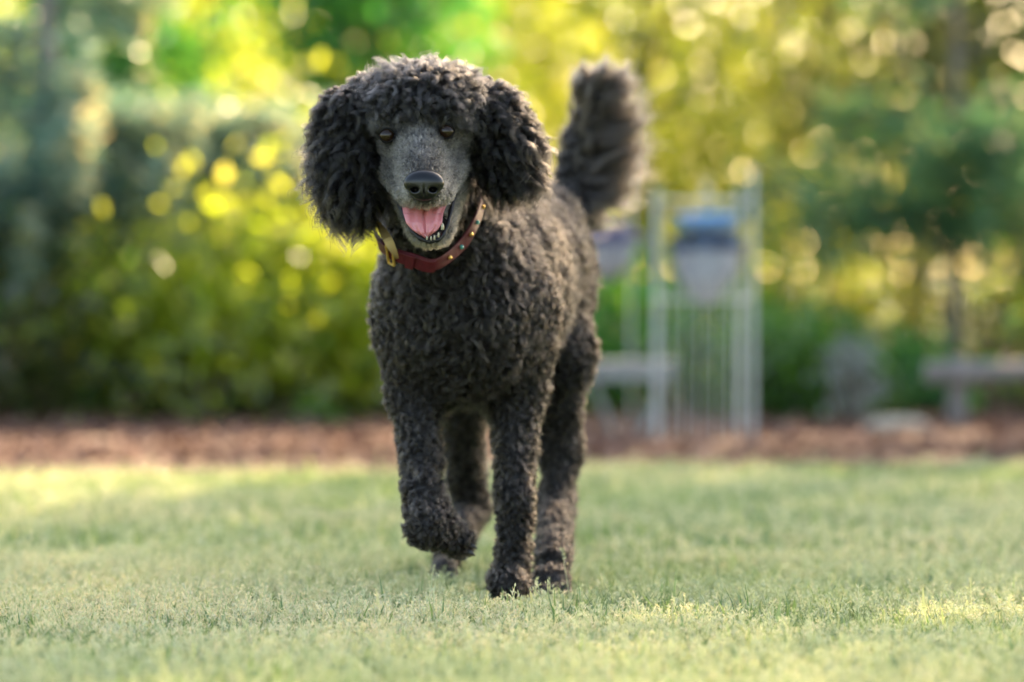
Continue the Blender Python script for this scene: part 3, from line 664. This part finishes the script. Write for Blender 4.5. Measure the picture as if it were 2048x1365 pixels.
# ================================================================== THE DOG
def build_dog():
    skin = plain('dark_skin', (0.018, 0.016, 0.016), rough=0.7, noise=0.3, scale=60)
    coat_m = hair_mat('curly_coat', (0.0140, 0.0118, 0.0108), rough=0.34, radial=0.55, tint=0.55, ior=1.37)
    top_m = hair_mat('topknot_coat', (0.021, 0.019, 0.0185), rough=0.34, radial=0.5, tint=0.55, ior=1.36)
    ear_m = hair_mat('ear_coat', (0.0105, 0.0092, 0.009), rough=0.28, radial=0.45, tint=0.5, ior=1.36)
    face_m = hair_mat('face_coat', (0.070, 0.062, 0.054), rough=0.45, radial=0.6, tint=0.80, ior=1.4)
    foot = Q(1030, 1200, 5.78)
    dog = empty('poodle', (foot[0], 5.9, 0.0), label='dark grey curly coated poodle trotting towards the camera across the lawn, mouth open', cat='dog')
    yaw = radians(-12)
    Rz = np.array([[cos(yaw), -sin(yaw), 0], [sin(yaw), cos(yaw), 0], [0, 0, 1.0]])
    down = (0, 0, -1.0)
    def m(px, d): return px * d / F_PX
    B = []
    bodyL = dict(L=0.018, R=0.0049)
    # trunk
    B += [ell(Q(925, 632, 5.86), (0.106, 0.11, 0.120), k=0.03, flow=(0, -.1, -1), **bodyL),
          ell(Q(962, 572, 6.03), (0.122, 0.24, 0.158), k=0.05, rot=Rz, flow=(0, .5, -.7), **bodyL),
          ell(Q(1030, 548, 6.28), (0.103, 0.20, 0.125), k=0.05, rot=Rz, flow=(0, .5, -.7), **bodyL),
          ell(Q(1068, 520, 6.45), (0.079, 0.13, 0.120), k=0.05, rot=Rz, flow=(0, .3, -.8), **bodyL)]
    # neck
    B += [cone(Q(852, 330, 5.76), Q(905, 540, 5.86), 0.062, 0.088, k=0.04, flow=(0, -.1, -1), **bodyL)]
    # front leg on the ground
    fl = dict(L=0.0105, R=0.0037)
    B += [cone(Q(1035, 610, 5.88), Q(1030, 790, 5.92), 0.055, 0.040, k=0.04, flow=down, **fl),
          cone(Q(1030, 790, 5.92), Q(1030, 1010, 5.82), 0.033, 0.0200, k=0.03, flow=down, **fl),
          cone(Q(1030, 1010, 5.82), Q(1022, 1140, 5.80), 0.0205, 0.0185, k=0.02, flow=down, **fl),
          ell(Q(1020, 1172, 5.78), (0.025, 0.036, 0.021), k=0.02, flow=down, L=0.010, R=0.003)]
    # raised front leg, wrist bent, paw turned in
    B += [cone(Q(832, 630, 5.87), Q(832, 790, 5.88), 0.058, 0.038, k=0.04, flow=down, **fl),
          cone(Q(832, 790, 5.88), Q(846, 1000, 5.74), 0.029, 0.0200, k=0.03, flow=down, **fl),
          cone(Q(846, 1000, 5.74), Q(858, 1053, 5.70), 0.0215, 0.024, k=0.02, flow=(0.2, 0, -1), **fl),
          cone(Q(858, 1053, 5.70), Q(906, 1072, 5.74), 0.025, 0.018, k=0.02, flow=(1, 0, -.3), **fl),
          ell(Q(917, 1083, 5.745), (0.016, 0.026, 0.017), k=0.015, flow=(1, 0, -.5), L=0.009, R=0.003)]
    # hind leg on the ground
    B += [cone(Q(1090, 545, 6.45), Q(1120, 710, 6.28), 0.062, 0.043, k=0.04, flow=(0, .2, -1), **fl),
          cone(Q(1120, 710, 6.28), Q(1122, 900, 6.30), 0.043, 0.023, k=0.04, flow=down, **fl),
          cone(Q(1122, 900, 6.30), Q(1112, 1010, 6.24), 0.024, 0.0195, k=0.03, flow=down, **fl),
          cone(Q(1112, 1010, 6.24), Q(1106, 1125, 5.98), 0.020, 0.0215, k=0.02, flow=down, **fl),
          ell(Q(1102, 1160, 5.915), (0.025, 0.036, 0.018), k=0.015, flow=(0, -1, -.5), L=0.009, R=0.0028)]
    for i, (dx, dy) in enumerate(((-24, 4), (-8, 8), (9, 8), (25, 3))):
        B.append(ell(Q(1102 + dx * 1.08, 1176 + dy, 5.872 - 0.014 * (i in (1, 2))), (0.0094, 0.020, 0.0125), k=0.003, flow=(0, -1, 0), L=0.003, R=0.0008))
    # raised hind leg
    B += [cone(Q(995, 590, 6.42), Q(921, 785, 6.25), 0.062, 0.036, k=0.04, flow=down, **fl),
          cone(Q(921, 785, 6.25), Q(932, 960, 6.38), 0.034, 0.023, k=0.03, flow=down, **fl),
          cone(Q(932, 960, 6.38), Q(945, 1018, 6.40), 0.023, 0.020, k=0.02, flow=down, **fl),
          cone(Q(945, 1018, 6.40), Q(894, 1112, 6.22), 0.0185, 0.018, k=0.02, flow=(0, -.5, -1), **fl),
          ell(Q(889, 1136, 6.17), (0.020, 0.034, 0.018), k=0.015, flow=(0, -1, -.5), L=0.004, R=0.001)]
    for dx, dy in ((-19, 4), (-7, 10), (7, 10), (19, 2)):
        B.append(ell(Q(888 + dx, 1144 + dy, 6.135), (0.0075, 0.015, 0.010), k=0.006, flow=(0, -1, 0), L=0.003, R=0.0008))
    # tail core
    tp = [Q(1140, 440, 6.55), Q(1140, 372, 6.60), Q(1166, 285, 6.62), Q(1194, 196, 6.60)]
    for a, b, r0, r1 in ((0, 1, .022, .019), (1, 2, .019, .016), (2, 3, .016, .012)):
        B.append(cone(tp[a], tp[b], r0, r1, k=0.02, flow=(.6, 0, .5), L=0.02, R=0.004, tail=1))
    # head
    hd = dict(head=1, L=0.005, R=0.001, flow=(0, 0, 1))
    H = [ell(Q(845, 232, 5.675), (0.086, 0.085, 0.064), k=0.03, **hd),
         ell(Q(842, 292, 5.660), (0.071, 0.052, 0.050), k=0.03, **hd),
         cone(Q(837, 290, 5.605), Q(848, 374, 5.500), 0.040, 0.0285, k=0.022, **hd),
         cone(Q(797, 345, 5.618), Q(817, 389, 5.525), 0.026, 0.0155, k=0.018, **hd),
         cone(Q(896, 335, 5.618), Q(884, 385, 5.525), 0.026, 0.0155, k=0.018, **hd),
         ell(Q(850, 387, 5.515), (0.034, 0.022, 0.0125), k=0.012, **hd),
         ell(Q(772, 256, 5.600), (0.019, 0.018, 0.011), k=0.014, **hd), ell(Q(898, 246, 5.600), (0.021, 0.018, 0.011), k=0.012, **hd),
         ell(Q(784, 291, 5.612), (0.014, 0.016, 0.008), k=0.018, **hd), ell(Q(888, 283, 5.612), (0.014, 0.016, 0.008), k=0.018, **hd),
         # lower jaw
         cone(Q(806, 372, 5.67), Q(838, 462, 5.565), 0.022, 0.014, k=0.012, **hd),
         cone(Q(905, 366, 5.67), Q(886, 458, 5.565), 0.022, 0.014, k=0.012, **hd),
         cone(Q(862, 405, 5.70), Q(862, 455, 5.60), 0.036, 0.020, k=0.02, **hd),
         ell(Q(863, 474, 5.560), (0.021, 0.018, 0.012), k=0.014, **hd),
         # hollow of the mouth
         dict(ell(Q(851, 436, 5.545), (0.027, 0.045, 0.022), k=0.008, sub=True), ),
         # eye sockets
         ell(Q(773, 271, 5.578), (0.0120, 0.010, 0.0090), k=0.008, sub=True),
         ell(Q(893, 263, 5.578), (0.0120, 0.010, 0.0090), k=0.008, sub=True)]
    ALL = B + H
    vs = 0.0032
    body, V, F = blob('body', ALL, vs, skin, dog)
    adds = [p for p in ALL if not p['sub']]

    def attrs(P, lst):
        Dm = np.stack([prim_d(p, P) for p in lst], 1); Dm = Dm - Dm.min(1, keepdims=True)
        W = np.exp(-Dm / 0.012); W /= W.sum(1, keepdims=True)
        fl_ = W @ np.array([p['at']['flow'] for p in lst], float)
        return unit(fl_), W @ np.array([p['at']['L'] for p in lst]), W @ np.array([p['at']['R'] for p in lst]), \
            W @ np.array([1.0 if p['at'].get('head') else 0 for p in lst]), W @ np.array([1.0 if p['at'].get('tail') else 0 for p in lst])

    P, area = sample_surface(V, F, 420000)
    P = P[thin(P, 0.0026)]; P = P[rng.permutation(len(P))]
    flow, L, R, hd_, tl_ = attrs(P, adds)
    pxx = P[:, 0] / P[:, 1] * F_PX + 1024; pyy = (CAM_H - P[:, 2]) / P[:, 1] * F_PX + HOR
    brow = 220 + 0.0012 * (pxx - 842) ** 2 - 0.03 * (pxx - 842)
    in_mouth = prim_d([p for p in H if p['sub']][0], P) < 0.0045
    isface = (hd_ > 0.5) & (P[:, 1] < 5.70) & (pyy > brow) & (pxx > 728) & (pxx < 950)
    istop = (hd_ > 0.5) & ~isface & (pyy < 300)
    isneck = (hd_ > 0.5) & ~isface & ~istop
    flow[isneck] = (0, 0, -1); L[isneck] = 0.018; R[isneck] = 0.004
    coat = ~isface & ~istop
    # ---- body coat
    k = np.where(coat)[0]; k = k[thin(P[k], 0.0077)]
    Pk = P[k]; N = sdf_normal(ALL, Pk, 0.006); f = flow[k]; f = unit(f - (f * N).sum(1, keepdims=True) * N * 0.9)
    sw = np.stack([wav(Pk[:, 0] * 1.0 + Pk[:, 1], Pk[:, 2], 75.0, 51 + q) for q in range(3)], -1) * 0.9
    f = unit(f + sw - (sw * N).sum(1, keepdims=True) * N); big = np.clip(1 + 0.30 * wav(Pk[:, 0] + Pk[:, 1], Pk[:, 2], 50.0, 60), 0.6, 1.5)
    short = L[k] < 0.007
    a = ~short
    S, t = locks(Pk[a], N[a], f[a], L[k][a] * big[a] * (0.8 + 0.5 * rng.random(a.sum())), R[k][a] * big[a] * (0.8 + 0.5 * rng.random(a.sum())),
                 0.8 + 0.6 * rng.random(a.sum()), 0.0025, 26, k=11, stand=0.58, clump=0.32, stray=0.075)
    strands('coat', S, 0.00033, t, coat_m, body)
    # ---- short hair of the feet
    k2 = np.where(coat & (L < 0.0075))[0][:9000]
    N2 = sdf_normal(ALL, P[k2], 0.003)
    S, t = locks(P[k2], N2, flow[k2], 0.004, 0.0004, 0.3, 0.0008, 3, k=4, stand=0.4)
    strands('foot_hair', S, 0.0003, t, top_m, body)
    # ---- topknot
    k = np.where(istop)[0]; k = k[thin(P[k], 0.0074)]
    ee = np.minimum(np.linalg.norm(P[k] - Q(773, 271, 5.60), axis=1), np.linalg.norm(P[k] - Q(893, 263, 5.60), axis=1)); k = k[ee > 0.033]
    Pk = P[k]; N = sdf_normal(ALL, Pk, 0.02)
    front = np.clip((5.68 - Pk[:, 1]) / 0.06, 0, 1); low = np.clip((pyy[k] - 150) / 90, 0, 1)
    side = (Pk[:, 0] - Q(848, 216, 5.67)[0]) / 0.07
    cr = Pk - Q(846, 175, 5.70); f = unit(cr * [1.0, 0.9, 0.5] + np.array([0, 0, -0.012]) + rng.normal(size=Pk.shape) * 0.012)
    f = unit(f - (f * N).sum(1, keepdims=True) * N * 0.8)
    Lk = 0.027 + 0.003 * (1 - low) - 0.005 * front * low
    S, t = locks(Pk, N, f, Lk * (0.65 + 0.7 * rng.random(len(k))), 0.0048, 1.2 + 0.6 * rng.random(len(k)), 0.0027, 40, k=15, stand=0.40, clump=0.26, stray=0.05)
    strands('topknot', S, 0.00030, t, top_m, body)
    # ---- face
    k = np.where(isface & ~in_mouth)[0]
    Pk = P[k]
    eyeL, eyeR = Q(773, 271, 5.580), Q(893, 263, 5.580); nose_c = Q(848, 372, 5.475)
    de = np.minimum(np.linalg.norm((Pk - eyeL) * [1, .6, 1.15], axis=1), np.linalg.norm((Pk - eyeR) * [1, .6, 1.15], axis=1))
    dn = np.linalg.norm(Pk - nose_c, axis=1)
    ok = (de > 0.0150) & (dn > 0.024); Pk, de, dn = Pk[ok], de[ok], dn[ok]
    N = sdf_normal(ALL, Pk, 0.004)
    away = unit(Pk - (nose_c + np.array([0, -0.03, -0.005]))); f = unit(away - (away * N).sum(1, keepdims=True) * N * 0.95)
    px_, py_ = Pk[:, 0] / Pk[:, 1] * F_PX + 1024, (CAM_H - Pk[:, 2]) / Pk[:, 1] * F_PX + HOR
    tin = 0.50 + 0.16 * wav(px_, py_, 0.09, 31) + 0.14 * wav(px_, py_, 0.22, 33)
    tin -= 0.60 * np.exp(-((px_ - 848) / 32) ** 2 - ((py_ - 338) / 28) ** 2)      # dark skin above the nose
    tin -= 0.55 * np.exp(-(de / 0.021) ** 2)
    tin += 0.22 * np.exp(-((py_ - 390) / 30) ** 2) * (np.abs(px_ - 848) > 30) + 0.15 * np.clip((py_ - 450) / 30, 0, 1)
    tin -= 0.10 * np.clip((270 - py_) / 20, 0, 1)
    for (ax_, ay_, bx_, by_) in ((772, 325, 803, 398), (917, 318, 895, 388)):      # crease shade between cheek and lip, painted into the hair tint
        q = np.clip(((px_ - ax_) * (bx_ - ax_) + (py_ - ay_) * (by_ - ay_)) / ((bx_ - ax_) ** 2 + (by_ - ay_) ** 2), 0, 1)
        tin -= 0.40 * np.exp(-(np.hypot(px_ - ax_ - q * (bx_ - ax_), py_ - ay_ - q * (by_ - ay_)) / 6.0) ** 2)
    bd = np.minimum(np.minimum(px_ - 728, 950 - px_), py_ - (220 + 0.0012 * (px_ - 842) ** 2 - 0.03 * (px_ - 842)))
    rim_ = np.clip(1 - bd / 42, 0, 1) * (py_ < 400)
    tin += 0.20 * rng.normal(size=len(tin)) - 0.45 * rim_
    S, t = locks(Pk, N, f, 0.010 * rim_ + 0.0050 + 0.0030 * np.clip((py_ - 380) / 90, 0, 1) + 0.003 * np.clip((262 - py_) / 20, 0, 1), 0.0009, 0.5, 0.0011, 8, k=6, stand=0.30, clump=0.6)
    strands('face_hair', S, 0.00026, np.clip(np.repeat(tin, 8) + 0.14 * rng.normal(size=len(S)), 0, 1), face_m, body)
    # ---- tail plume
    tail_m = hair_mat('tail_coat', (0.034, 0.027, 0.0225), rough=0.36, radial=0.55, tint=0.5)
    t_ = rng.random(620) ** 0.85
    tp_ = np.array(tp); seg = np.linspace(0, 1, 4)
    Pt = np.stack([np.interp(t_, seg, tp_[:, i]) for i in range(3)], -1)
    rr = unit(rng.normal(size=Pt.shape)); Nn = unit(rr * [1, 1, .4])
    Pt = Pt + Nn * 0.012
    right = Nn[:, 0]
    f = unit(np.stack([0.95 + 0.35 * right - 0.55 * t_ ** 2, 0.15 * Nn[:, 1], -0.15 + 1.5 * t_ ** 1.5], -1))
    Lt = np.where(right > -0.1, 0.082, 0.030) * (0.10 + 0.95 * np.sin(np.clip(t_ * 0.72 + 0.10, 0, 1) * pi)) * (0.60 + 0.65 * rng.random(620))
    top_ = t_ > 0.85; f[top_] = unit(np.stack([rng.normal(size=top_.sum()) * 0.30 + 0.30, rng.normal(size=top_.sum()) * 0.3, np.ones(top_.sum())], -1)); Lt[top_] = 0.062 * (0.6 + 0.5 * rng.random(top_.sum()))
    S, t = locks(Pt, Nn, f, Lt * 0.93, 0.0055, 1.0, 0.0064, 56, k=12, stand=0.12, clump=0.25, stray=0.07)
    strands('tail_plume', S, 0.00042, t, tail_m, body)
    # ---- ears
    for side, prims, ns, flw in (
        ('L', [cone(Q(752, 180, 5.69), Q(714, 228, 5.675), 0.024, 0.034, k=0.02), cone(Q(714, 228, 5.675), Q(702, 292, 5.66), 0.035, 0.032, k=0.02), cone(Q(702, 292, 5.66), Q(714, 372, 5.65), 0.030, 0.020, k=0.02)], 1300, (-0.22, -0.1, -1)),
        ('R', [cone(Q(934, 182, 5.70), Q(968, 224, 5.69), 0.023, 0.033, k=0.02), cone(Q(968, 224, 5.69), Q(1000, 278, 5.68), 0.034, 0.030, k=0.02), cone(Q(1000, 278, 5.68), Q(1006, 318, 5.67), 0.030, 0.022, k=0.02)], 1300, (0.5, -0.1, -0.9))):
        ear, VE, FE = blob('ear', prims, 0.004, skin, dog)
        Pe, _ = sample_surface(VE, FE, 14000); Pe = Pe[thin(Pe, 0.0076)]
        Ne = sdf_normal(prims, Pe, 0.005)
        ctr = prims[1]['g'][0]
        rel = (Pe - ctr); fl2 = np.array(flw) + np.stack([rel[:, 0] * 9, 0 * rel[:, 0], -np.abs(rel[:, 2]) * 2], -1)
        fl2 = unit(fl2)
        lowq = np.clip((ctr[2] - Pe[:, 2]) / 0.10, 0, 1)
        Le = (0.030 + 0.012 * lowq) * (0.75 + 0.5 * rng.random(len(Pe)))
        S, t = locks(Pe, Ne, fl2, Le, 0.0062, 1.4 + 0.7 * rng.random(len(Pe)), 0.0028, 48, k=22, stand=0.24, clump=0.24, grav=0.2, stray=0.03)
        strands('ear_hair', S, 0.00032, t, ear_m, ear)
    # ---- nose
    nm = plain('wet_nose', (0.0045, 0.0045, 0.0055), rough=0.27, spec=0.4, bump=0.12, scale=600)
    c = Q(848, 372, 5.470)
    npm = [ell(c + [0, 0.004, 0.004], (0.0290, 0.017, 0.0180), k=0.008), ell(c + [0, 0.002, -0.010], (0.018, 0.014, 0.0115), k=0.008),
           ell(c + [0, 0.022, 0.011], (0.022, 0.022, 0.010), k=0.012),
           ell(c + [-0.0130, -0.010, -0.0060], (0.0058, 0.016, 0.0034), k=0.003, sub=True), ell(c + [0.0130, -0.010, -0.0060], (0.0058, 0.016, 0.0034), k=0.003, sub=True),
           ell(c + [0, -0.015, -0.012], (0.0012, 0.006, 0.012), k=0.002, sub=True)]
    blob('nose', npm, 0.0011, nm, dog)
    # ---- eyes
    iris = plain("dark_brown_eye", (0.016, 0.007, 0.003), rough=0.02, spec=0.34)
    lid = plain('eyelid', (0.008, 0.007, 0.007), rough=0.7, spec=0.15)
    for ex, ey in ((774, 272), (893, 264)):
        c = Q(ex, ey, 5.5838)
        blob('eye', [ell(c, (0.0110, 0.0110, 0.0110), k=0.001)], 0.0009, iris, dog)
        for up in (1, -1):                              # upper and lower lid: curved shells round the eyeball
            xs_ = np.linspace(-0.97, 0.97, 23)[:, None]; q = np.linspace(0, 1, 9)[None]
            ed = (0.80 if up > 0 else -0.82) * (1 - xs_ ** 2) ** 0.8 + 0.02; top = up * np.sqrt(1 - xs_ ** 2) * 0.97
            z = ed + (top - ed) * q; yy = -np.sqrt(np.clip(1 - xs_ ** 2 - z ** 2, 0, 1)); rr_ = 0.0121 + 0.0007 * np.exp(-(q / 0.2) ** 2)
            n_ = np.stack([xs_ + 0 * z, yy, z], -1); V1 = c + n_ * rr_[..., None]; V2 = c + n_ * 0.0109
            ii, jj = np.meshgrid(np.arange(22), np.arange(8), indexing='ij'); a = (ii * 9 + jj).ravel()
            F1 = np.stack([a, a + 9, a + 10, a + 1], -1); e = np.arange(22) * 9
            F3 = np.stack([e, e + 207, e + 9 + 207, e + 9], -1)
            mesh_np('eyelid', np.concatenate([V1.reshape(-1, 3), V2.reshape(-1, 3)]), [F1, F1[:, ::-1] + 207, F3], lid, dog, smooth=True)
    # ---- tongue: a slab that follows the jaw and hangs over the lower lip
    tm, tt, tb_ = new_mat('tongue_skin')
    tb_.inputs['Base Color'].default_value = (0.60, 0.20, 0.225, 1); tb_.inputs['Roughness'].default_value = 0.28
    tb_.inputs['Subsurface Weight'].default_value = 0.35; tb_.inputs['Subsurface Radius'].default_value = (0.01, 0.004, 0.003)
    tcn = tt.nodes.new('ShaderNodeTexCoord'); nz = tt.nodes.new('ShaderNodeTexNoise'); nz.inputs['Scale'].default_value = 260
    bp = tt.nodes.new('ShaderNodeBump'); bp.inputs['Strength'].default_value = 0.7; bp.inputs['Distance'].default_value = 0.0015
    tt.links.new(tcn.outputs['Object'], nz.inputs[0]); tt.links.new(nz.outputs['Fac'], bp.inputs['Height']); tt.links.new(bp.outputs[0], tb_.inputs['Normal'])
    nu, nv = 40, 46
    u = np.linspace(-1, 1, nu)[:, None]; v = np.linspace(0, 1, nv)[None]
    cx = np.interp(v, [0, .5, 1], [852, 848, 851]); cyp = np.interp(v, [0, .3, .7, 1], [392, 412, 446, 475])
    dep = np.interp(v, [0, .3, .7, .9, 1], [5.575, 5.540, 5.522, 5.519, 5.523])
    wd = np.interp(v, [0, .3, .55, .75, .9, 1], [36, 42, 40, 34, 22, 7]); wd = wd + 2 * np.sin(v * 9)
    X_ = cx + u * wd - 3 * (u < -0.6) * np.sin(v * pi); Y_ = cyp - 4 * np.abs(u) ** 2 * (v > .5)
    D_ = dep + 0.0065 * np.abs(u) ** 2 + 0.0065 * np.exp(-(u / 0.07) ** 2) * (v < .95) + 0.001 * np.sin(u * 14 + v * 5)
    Ft = np.stack([(X_ - 1024) / F_PX * D_, D_ + 0 * X_, CAM_H - (Y_ - HOR) / F_PX * D_], -1)
    Bk = Ft + np.array([0, 0.007, -0.002]) * np.clip(1.05 - np.abs(u) ** 4, 0.05, 1)[..., None]
    i, j = np.meshgrid(np.arange(nu - 1), np.arange(nv - 1), indexing='ij'); a = (i * nv + j).ravel()
    f1 = np.stack([a, a + 1, a + nv + 1, a + nv], -1); f2 = f1[:, ::-1] + nu * nv
    rim = np.concatenate([np.arange(nv), np.arange(1, nu) * nv + nv - 1, (nu - 1) * nv + np.arange(nv - 2, -1, -1), np.arange(nu - 2, 0, -1) * nv])
    r2 = np.roll(rim, -1); f3 = np.stack([rim, rim + nu * nv, r2 + nu * nv, r2], -1)
    mesh_np('tongue', np.concatenate([Ft.reshape(-1, 3), Bk.reshape(-1, 3)]), [f1, f2, f3], tm, dog, smooth=True)
    # ---- lips
    lipm = plain('black_lip', (0.007, 0.006, 0.007), rough=0.4, spec=0.3, coat=0.08, bump=0.6, scale=400)
    mb = MB()
    pts = [Q(*q) for q in ((786, 384, 5.600), (800, 412, 5.560), (812, 440, 5.545), (826, 466, 5.532), (845, 481, 5.526), (864, 484, 5.524), (882, 478, 5.528), (892, 460, 5.536), (900, 432, 5.548), (907, 402, 5.565), (914, 376, 5.600))]
    tt_ = np.linspace(0, 1, 41); pa = np.array(pts); sg = np.linspace(0, 1, len(pts)); pc = np.stack([np.interp(tt_, sg, pa[:, i]) for i in range(3)], -1)
    for _ in range(3): pc[1:-1] = (pc[:-2] + pc[1:-1] * 2 + pc[2:]) / 4
    rl = 0.0035 + 0.0008 * np.sin(tt_ * 70)
    mb.tube(pc, rl, 8, wob=0.05); mb.build('lower_lip', lipm, dog, smooth=True)
    mb = MB(); pu = np.array([Q(*q) for q in ((786, 384, 5.600), (806, 398, 5.545), (822, 404, 5.520), (848, 402, 5.509), (874, 403, 5.520), (893, 395, 5.545), (914, 376, 5.600))])
    sg = np.linspace(0, 1, 7); pc = np.stack([np.interp(tt_, sg, pu[:, i]) for i in range(3)], -1)
    for _ in range(3): pc[1:-1] = (pc[:-2] + pc[1:-1] * 2 + pc[2:]) / 4
    mb.tube(pc, 0.0022, 8); mb.build('upper_lip', lipm, dog, smooth=True)
    # ---- teeth
    tooth = plain('tooth_enamel', (0.40, 0.35, 0.25), rough=0.3, coat=0.3)
    for px, py, d, hgt, r in ((885, 456, 5.524, 0.007, 0.0024), (854, 476, 5.520, 0.0030, 0.0014), (862, 477, 5.519, 0.0036, 0.0013), (869, 476, 5.519, 0.0040, 0.0014), (877, 471, 5.521, 0.0046, 0.0015)):
        b0 = Q(px, py, d); mb = MB()
        mb.tube([b0 - [0, 0, 0.003], b0 + [0, 0, hgt * 0.4], b0 + [0, 0.0005, hgt * 0.8], b0 + [0, 0.001, hgt]], [r, r * 0.95, r * 0.6, r * 0.2], 8)
        mb.build('tooth', tooth, dog, smooth=True)
    # ---- claws
    claw = plain('claw', (0.015, 0.014, 0.014), rough=0.3)
    for px, py, d in ((1077, 1190, 5.852), (1093, 1195, 5.838), (1111, 1195, 5.838), (1128, 1188, 5.85), (869, 1156, 6.118), (881, 1162, 6.113), (895, 1162, 6.113), (907, 1154, 6.118), (940, 1106, 5.73), (944, 1092, 5.735)):
        b0 = Q(px, py, d - 0.010 * (px < 1140)); e = np.array([0, -0.013, -0.006]) if px != 944 and px != 940 else np.array([0.009, 0, -0.006]); mb = MB()
        mb.tube([b0 - e * 0.4, b0 + e * 0.3, b0 + e * 0.9], [0.0038, 0.0032, 0.0008], 8); mb.build('claw', claw, dog, smooth=True)
    build_collar(dog)

def build_collar(dog):
    leather = plain('red_leather', (0.075, 0.005, 0.010), rough=0.5, spec=0.3, noise=0.25, scale=120, bump=0.4)
    edge = plain('leather_edge', (0.10, 0.012, 0.014), rough=0.6)
    gold = plain('brass', (0.78, 0.50, 0.16), rough=0.36, metal=1.0)
    teal = plain('green_stone', (0.05, 0.30, 0.27), rough=0.15, coat=0.6)
    ctl = np.array([Q(*q) for q in ((870, 526, 5.640), (826, 515, 5.638), (784, 498, 5.655), (757, 465, 5.70), (757, 415, 5.76), (800, 365, 5.83), (870, 340, 5.86), (935, 355, 5.83), (958, 398, 5.76), (944, 448, 5.705), (916, 492, 5.682))])
    n = 160; m_ = len(ctl); t = np.arange(n) / n * m_; i0 = np.floor(t).astype(int); fr = (t - i0)[:, None]
    p = [ctl[(i0 + k) % m_] for k in (-1, 0, 1, 2)]
    C = 0.5 * ((2 * p[1]) + (-p[0] + p[2]) * fr + (2 * p[0] - 5 * p[1] + 4 * p[2] - p[3]) * fr ** 2 + (-p[0] + 3 * p[1] - 3 * p[2] + p[3]) * fr ** 3)
    T = unit(np.roll(C, -1, 0) - np.roll(C, 1, 0)); ctr = C.mean(0); axis = unit(Q(852, 330, 5.76) - Q(905, 540, 5.86))
    Nn = unit(C - ctr - ((C - ctr) @ axis)[:, None] * axis); Wd = unit(np.cross(T, Nn)); Wd *= np.sign((Wd @ axis))[:, None]
    def band(i_a, i_b, w, th, off, taper=False):
        idx = np.arange(i_a, i_b + 1) % n; closed = (i_b - i_a) >= n - 1
        if closed: idx = np.arange(n)
        c, nn, wd = C[idx] + Nn[idx] * off, Nn[idx], Wd[idx]
        prof = [(-w, 0), (-w, th * .8), (-w * .9, th), (w * .9, th), (w, th * .8), (w, 0)]
        V = np.stack([c + wd * a + nn * b for a, b in prof], 1); L = len(idx); K = len(prof)
        mb = MB(); ii = np.arange(L if closed else L - 1)[:, None]; j = np.arange(K)[None]; i2 = (ii + 1) % L
        F = np.stack([ii * K + j, ii * K + (j + 1) % K, i2 * K + (j + 1) % K, i2 * K + j], -1).reshape(-1, 4)
        mb.add(V.reshape(-1, 3), F)
        if not closed: mb.f.setdefault(6, []).append(np.array([[0, 1, 2, 3, 4, 5]])); mb.f[6].append((L - 1) * K + np.array([[5, 4, 3, 2, 1, 0]]))
        return mb
    col = band(0, n, 0.0098, 0.003, 0.004).build('collar', leather, dog, smooth=False)
    tq = lambda k: int(k / m_ * n)
    band(tq(0.0), tq(2.6), 0.0098, 0.0032, 0.0085).build('strap_end', leather, col)
    band(tq(0.95), tq(1.28), 0.0118, 0.003, 0.0125).build('keeper_loop', leather, col)
    # buckle: a rectangular brass frame and its broad plate
    ia, ib = tq(1.75), tq(2.05); mb = MB()
    def fr_pt(i, a, o=0.014): i = i % n; return C[i] + Wd[i] * a + Nn[i] * o
    q = [fr_pt(ia, -0.0155), fr_pt(ia, 0.0155), fr_pt(ib, 0.0155), fr_pt(ib, -0.0155), fr_pt(ia, -0.0155)]
    for a, b in zip(q[:-1], q[1:]): mb.tube([a, (a + b) / 2, b], 0.0022, 8)
    mb.build('buckle', gold, col)
    tt = np.linspace(0, 1, 14); wl = (1.5 + 7.0 * np.sin(pi * np.clip(tt * 0.8 + 0.1, 0, 1)) ** 1.2)
    xa = np.interp(tt, [0, .5, 1], [752, 776, 795]); ya = np.interp(tt, [0, .5, 1], [440, 480, 518]); da = np.interp(tt, [0, .5, 1], [5.650, 5.622, 5.610])
    Lp = np.array([Q(x - q, y + q * .4, d) for x, y, d, q in zip(xa, ya, da, wl)]); Rp = np.array([Q(x + q, y - q * .4, d + .003) for x, y, d, q in zip(xa, ya, da, wl)])
    bk = np.array([0, 0.0022, 0]); V = np.concatenate([Lp, Rp, Rp + bk, Lp + bk]); i = np.arange(13)
    F = np.concatenate([np.stack([i + a * 14, i + b * 14, i + 1 + b * 14, i + 1 + a * 14], -1) for a, b in ((0, 1), (1, 2), (2, 3), (3, 0))])
    mb = MB(); mb.add(V, F); mb.add(V[[0, 14, 28, 42, 13, 27, 41, 55]], [[0, 1, 2, 3], [7, 6, 5, 4]]); mb.build('buckle_plate', gold, col)
    for k in np.arange(7.9, 10.75, 0.52):
        i = tq(k); c = C[i] + Nn[i] * 0.008
        g = int(round(k / 0.52)) % 2
        blob('stud', [ell(c, (0.0036, 0.0036, 0.0036), k=0.001)], 0.0009, teal if g else gold, col)
    for k in (2.35, 2.75, 3.15):
        mb = MB(); i = tq(k); c = C[i] + Nn[i] * 0.012 - Wd[i] * 0.007; mb.tube([c, c + Nn[i] * 0.0004], 0.0012, 8)
        mb.build('strap_hole', edge, col)

build_ground()
build_grass()
build_plants()
wings()
shade_trees()
build_garden()
build_dog()
